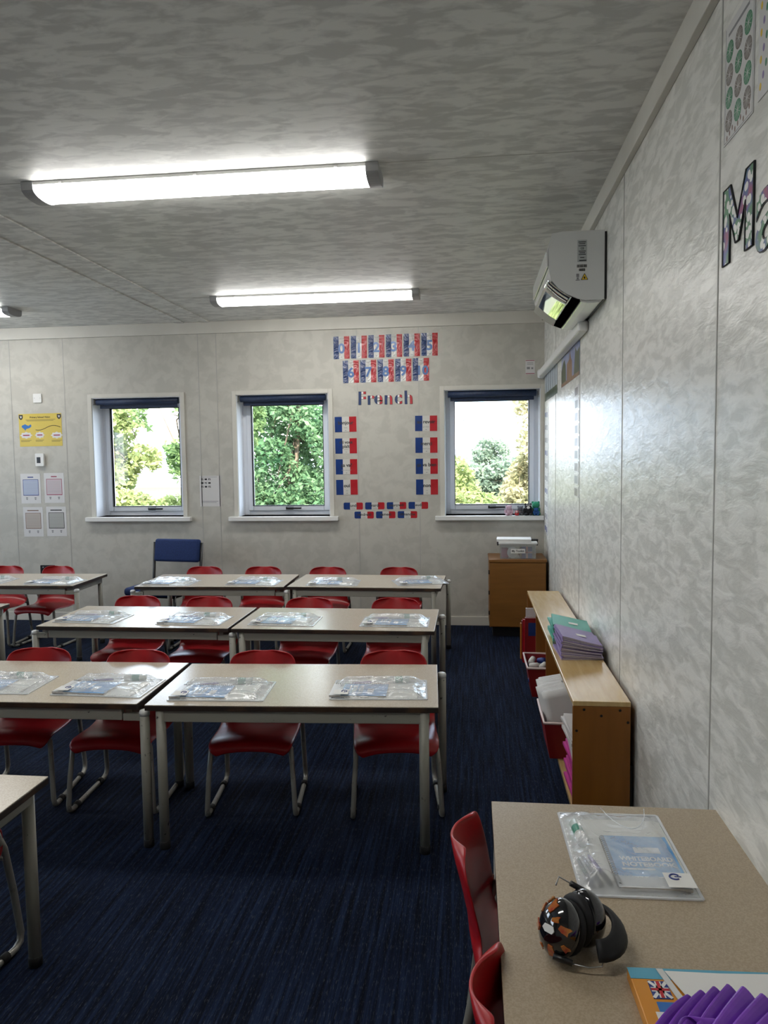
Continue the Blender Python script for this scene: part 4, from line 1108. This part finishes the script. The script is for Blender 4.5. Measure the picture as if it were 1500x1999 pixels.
for k in range(9):
    z = 2.0 - k * .080
    t = thing('photo_card', 'small grey photo card in the column on the right wall, %s from the top' % ('first' if k == 0 else ORD[k]), 'photo card', (XW, 4.985, z), WALLR, 'column of photo cards on the right wall')
    MB().box(-.10, .10, -.034, .034, 0, .0015).build('sheet', M['pap'], t)
    MB().box(-.075, .06, -.027, .022, .0015, .0018).build('photo', M['sticker'] if k % 2 else M['taupe'], t)
for k in range(10):
    z = 1.955 - k * .113
    t = thing('number_line_sheet', 'white sheet of the vertical number line by the far corner, %s from the top' % ('first' if k == 0 else ORD[k]), 'sheet', (XW, 6.93, z), WALLR, 'number line sheets by the far corner')
    MB().box(-.15, .15, -.053, .053, 0, .0015).build('sheet', M['pap'], t)
    for q in ((-.11, -.03, -.02, .02), (.02, .08, -.028, .018)): MB().box(*q, .0015, .0018).build('printed_figure', M['greyink'] if k % 3 else M['navyink'], t)

# ================================================================ OUTSIDE
struct(MB().box(-120, 120, D + .4, 160, -.75, -.6).build('ground_outside', M['field']))
def foliage_mesh(blobs, n, size, seed):
    rr = random.Random(seed); mb = MB(); vs = []; fs = []
    wts = [b[1][0] * b[1][1] * b[1][2] for b in blobs]
    for _ in range(n):
        c, rad = rr.choices(blobs, wts)[0]
        d = Vector((rr.gauss(0, 1), rr.gauss(0, 1), rr.gauss(0, 1))).normalized() * (rr.random() ** .45)
        p = Vector((c[0] + d.x * rad[0], c[1] + d.y * rad[1], c[2] + d.z * rad[2]))
        if mnoise.noise(p * 1.7) < -.18: continue
        s = size * rr.uniform(.6, 1.3)
        q = Euler((rr.uniform(-1.2, 1.2), rr.uniform(-1.2, 1.2), rr.uniform(0, 6.28))).to_matrix()
        o = len(vs)
        vs += [p + q @ Vector(v) for v in ((0, -s, 0), (s * .55, 0, s * .12), (0, s, 0), (-s * .55, 0, s * .12))]
        fs.append((o, o + 1, o + 2, o + 3))
    return mb.add(vs, fs, 0)
def tree(name, label, cat, base, trunk, blobs, n, size, leaf, seed, branches=6, tr=.09, group=None):
    t = thing(name, label, cat, base, group=group)
    foliage_mesh(blobs, n, size, seed).build('foliage', leaf, t)
    tk = MB(); tk.tube(trunk, [tr * (1 - .7 * k / (len(trunk) - 1)) for k in range(len(trunk))], 8)
    rr = random.Random(seed + 50)
    for k in range(branches):
        c, rad = blobs[k % len(blobs)]
        a = Vector(trunk[min(len(trunk) - 1, 1 + k % (len(trunk) - 1))]); b = Vector(c) + Vector((rr.uniform(-.7, .7) * rad[0], rr.uniform(-.7, .7) * rad[1], rr.uniform(-.3, .9) * rad[2]))
        m = (a + b) / 2 + Vector((rr.uniform(-.2, .2), 0, rr.uniform(0, .25)))
        tk.tube([a, m, b], [tr * .45, tr * .28, tr * .1], 6)
    tk.build('trunk', M['bark'], t)
    return t
# middle window: a full green tree close by
tree('leafy_tree', 'full green leafy tree filling the middle window', 'tree', (-3.15, 13, -.6), [(0, 0, 0), (.05, 0, 1.2), (.1, .1, 2.6), (.25, 0, 4.6)],
     [((-.55, 0, 1.5), (.9, .9, 1.3)), ((.35, .2, 1.3), (.9, .9, 1.2)), ((-.3, 0, 3.0), (1.0, .9, 1.1)), ((.5, .1, 2.5), (.75, .8, .8)), ((-.6, .2, 4.2), (.8, .8, .9)), ((.0, .1, .6), (1.5, .8, .7)), ((.25, 0, 3.9), (.45, .5, .7))], 30000, .055, M['leaf2'], 3, 9)
# left window: a looser tree on the left and a branch from the right
tree('loose_tree', 'loose yellow green tree at the left of the left window', 'tree', (-6.42, 13.0, -.6), [(0, 0, 0), (-.05, 0, 1.0), (-.1, 0, 2.2), (.1, 0, 3.6)],
     [((-.1, 0, 1.0), (.55, .6, 1.0)), ((.0, 0, 2.1), (.5, .6, .55)), ((.45, .1, 2.2), (.5, .4, .30)), ((.1, 0, 2.9), (.45, .5, .5)), ((.3, 0, .7), (.7, .5, .5))], 8000, .07, M['leafy'], 5, 10, .05)
tree('overhanging_tree', 'green tree whose branch hangs into the top right of the left window', 'tree', (-3.55, 10.6, -.6), [(0, 0, 0), (0, 0, 1.3), (-.1, 0, 2.4), (-.4, 0, 3.0)],
     [((-.90, 0, 2.85), (.38, .35, .26)), ((-.70, .1, 2.25), (.17, .25, .48)), ((-.25, .1, 2.8), (.35, .35, .45)), ((.2, 0, 2.9), (.45, .4, .7))], 6000, .055, M['leaf'], 9, 6, .05)
tree('low_bush', 'low bush along the foot of the left window view', 'bush', (-4.95, 11.55, -.6), [(0, 0, 0), (0, 0, .6), (.05, 0, 1.1)],
     [((-.55, 0, 1.2), (.65, .33, .55)), ((.30, 0, 1.1), (.5, .33, .55))], 9000, .05, M['leafy'], 12, 4, .03)
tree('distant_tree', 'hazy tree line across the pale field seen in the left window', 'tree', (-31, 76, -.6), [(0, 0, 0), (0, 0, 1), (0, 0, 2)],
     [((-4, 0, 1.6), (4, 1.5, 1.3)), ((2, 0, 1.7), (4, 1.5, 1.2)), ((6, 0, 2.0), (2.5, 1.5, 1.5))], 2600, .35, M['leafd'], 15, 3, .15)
t = thing('barn', 'pale distant barn beyond the field in the left window', 'building', (-25.2, 58, -.6))
MB().box(-2.6, 2.6, 0, 6, 0, 2.3).build('barn_wall', M['barn'], t)
MB().poly([(-2.8, 2.3), (2.8, 2.3), (0, 3.2)], -.2, 6.2, 0, Matrix(((1, 0, 0, 0), (0, 0, 1, 0), (0, 1, 0, 0), (0, 0, 0, 1)))).build('barn_roof', M['roofm'], t)
# right window: hedges, a far tree, mast
tree('pale_hedge_shrub', 'pale yellow green shrub at the lower left of the right window', 'shrub', (.0, 12.5, -.6), [(0, 0, 0), (0, 0, .8), (.05, 0, 1.6)],
     [((-.3, 0, 1.25), (.5, .6, .95)), ((.2, .1, .85), (.6, .5, .75))], 12000, .055, M['leafy'], 21, 6, .04)
tree('autumn_shrub', 'russet tinted shrub at the right of the right window', 'shrub', (1.02, 13.9, -.6), [(0, 0, 0), (0, 0, .9), (.05, 0, 2.0)],
     [((.0, 0, 1.2), (.55, .6, 1.0)), ((.15, 0, 2.05), (.35, .4, .5)), ((-.35, .1, .7), (.6, .5, .6))], 12000, .055, M['leafr'], 23, 8, .04)
tree('slender_tree', 'slender tree with sparse reddish top at the right window edge', 'tree', (1.22, 15.4, -.6), [(0, 0, 0), (0, 0, 1.6), (-.05, 0, 3.0), (-.15, 0, 3.7)],
     [((.0, 0, 2.3), (.35, .4, .6)), ((-.1, 0, 3.15), (.32, .3, .40))], 900, .06, M['leafr'], 27, 6, .03)
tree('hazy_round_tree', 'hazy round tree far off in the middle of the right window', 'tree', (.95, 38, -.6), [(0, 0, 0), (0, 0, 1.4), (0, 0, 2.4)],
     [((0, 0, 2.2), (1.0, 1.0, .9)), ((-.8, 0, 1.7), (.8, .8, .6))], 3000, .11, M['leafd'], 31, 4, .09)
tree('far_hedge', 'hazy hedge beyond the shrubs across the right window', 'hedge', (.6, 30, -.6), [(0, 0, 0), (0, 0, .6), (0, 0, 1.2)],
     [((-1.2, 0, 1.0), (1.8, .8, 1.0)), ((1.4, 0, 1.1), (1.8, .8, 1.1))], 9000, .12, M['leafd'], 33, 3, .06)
t = thing('floodlight_mast', 'thin floodlight mast on the skyline of the right window', 'mast', (-.545, 60, -.6))
MB().tube([(0, 0, 0), (0, 0, 5.0)], [.07, .045], 8).build('pole', M['lampcap'], t)
MB().tube([(-.42, 0, 4.98), (.42, 0, 4.98)], .03, 6).build('crossarm', M['lampcap'], t)
for x in (-.42, 0, .42): MB().box(x - .12, x + .12, -.12, .12, 4.95, 5.12).build('floodlight', M['lampcap'], t, bevel=.03)

# ================================================================ LIGHT
w = bpy.data.worlds.new('World'); bpy.context.scene.world = w; w.use_nodes = True
nt = w.node_tree; bg = nt.nodes['Background']
tc = nt.nodes.new('ShaderNodeTexCoord'); mp = nt.nodes.new('ShaderNodeMapping'); mp.inputs['Scale'].default_value = (1, 1, 3.2)
nz = nt.nodes.new('ShaderNodeTexNoise'); nz.inputs['Scale'].default_value = 3.0; nz.inputs['Detail'].default_value = 6
nt.links.new(tc.outputs['Generated'], mp.inputs[0]); nt.links.new(mp.outputs[0], nz.inputs['Vector'])
nt.links.new(ramp(nt, nz.outputs['Fac'], [(.40, (.52, .74, 1.0)), (.62, (1, 1, 1))]), bg.inputs[0])
bg.inputs[1].default_value = 3.6
sl = bpy.data.lights.new('sun', 'SUN'); sl.energy = 7.5; sl.angle = r(1.2); sl.color = (1, .95, .84)
so = bpy.data.objects.new('sun', sl); C.objects.link(so)
so.rotation_euler = Vector((-.30, .72, -.62)).to_track_quat('-Z', 'Y').to_euler()

# ================================================================ CAMERA
f, yaw, pitch, roll = 1486.147, .114501, .072626, .013110
fw = Vector((-math.sin(yaw) * math.cos(pitch), math.cos(yaw) * math.cos(pitch), -math.sin(pitch)))
rt = Vector((math.cos(yaw), math.sin(yaw), 0)); dn = fw.cross(rt)
r2 = rt * math.cos(roll) + dn * math.sin(roll); d2 = dn * math.cos(roll) - rt * math.sin(roll)
cd = bpy.data.cameras.new('camera'); co = bpy.data.objects.new('camera', cd); C.objects.link(co)
mx = Matrix.Identity(4)
for k in range(3): mx[k][0] = r2[k]; mx[k][1] = -d2[k]; mx[k][2] = -fw[k]
mx.translation = (0, 0, 1.6)
co.matrix_world = mx
cd.sensor_fit = 'VERTICAL'; cd.sensor_height = 36.0; cd.lens = f * 36.0 / 1999
cd.clip_start = .02; cd.clip_end = 400
sc = bpy.context.scene
sc.camera = co
sc.view_settings.view_transform = 'Standard'; sc.view_settings.look = 'None'; sc.view_settings.gamma = 1
sc.view_settings.use_curve_mapping = False
sc.view_settings.exposure = 1.28
sc.cycles.use_denoising = True
sc.cycles.max_bounces = 10; sc.cycles.diffuse_bounces = 6; sc.cycles.transparent_max_bounces = 24
sc.cycles.caustics_reflective = False; sc.cycles.caustics_refractive = False
sc.cycles.sample_clamp_indirect = 6.0
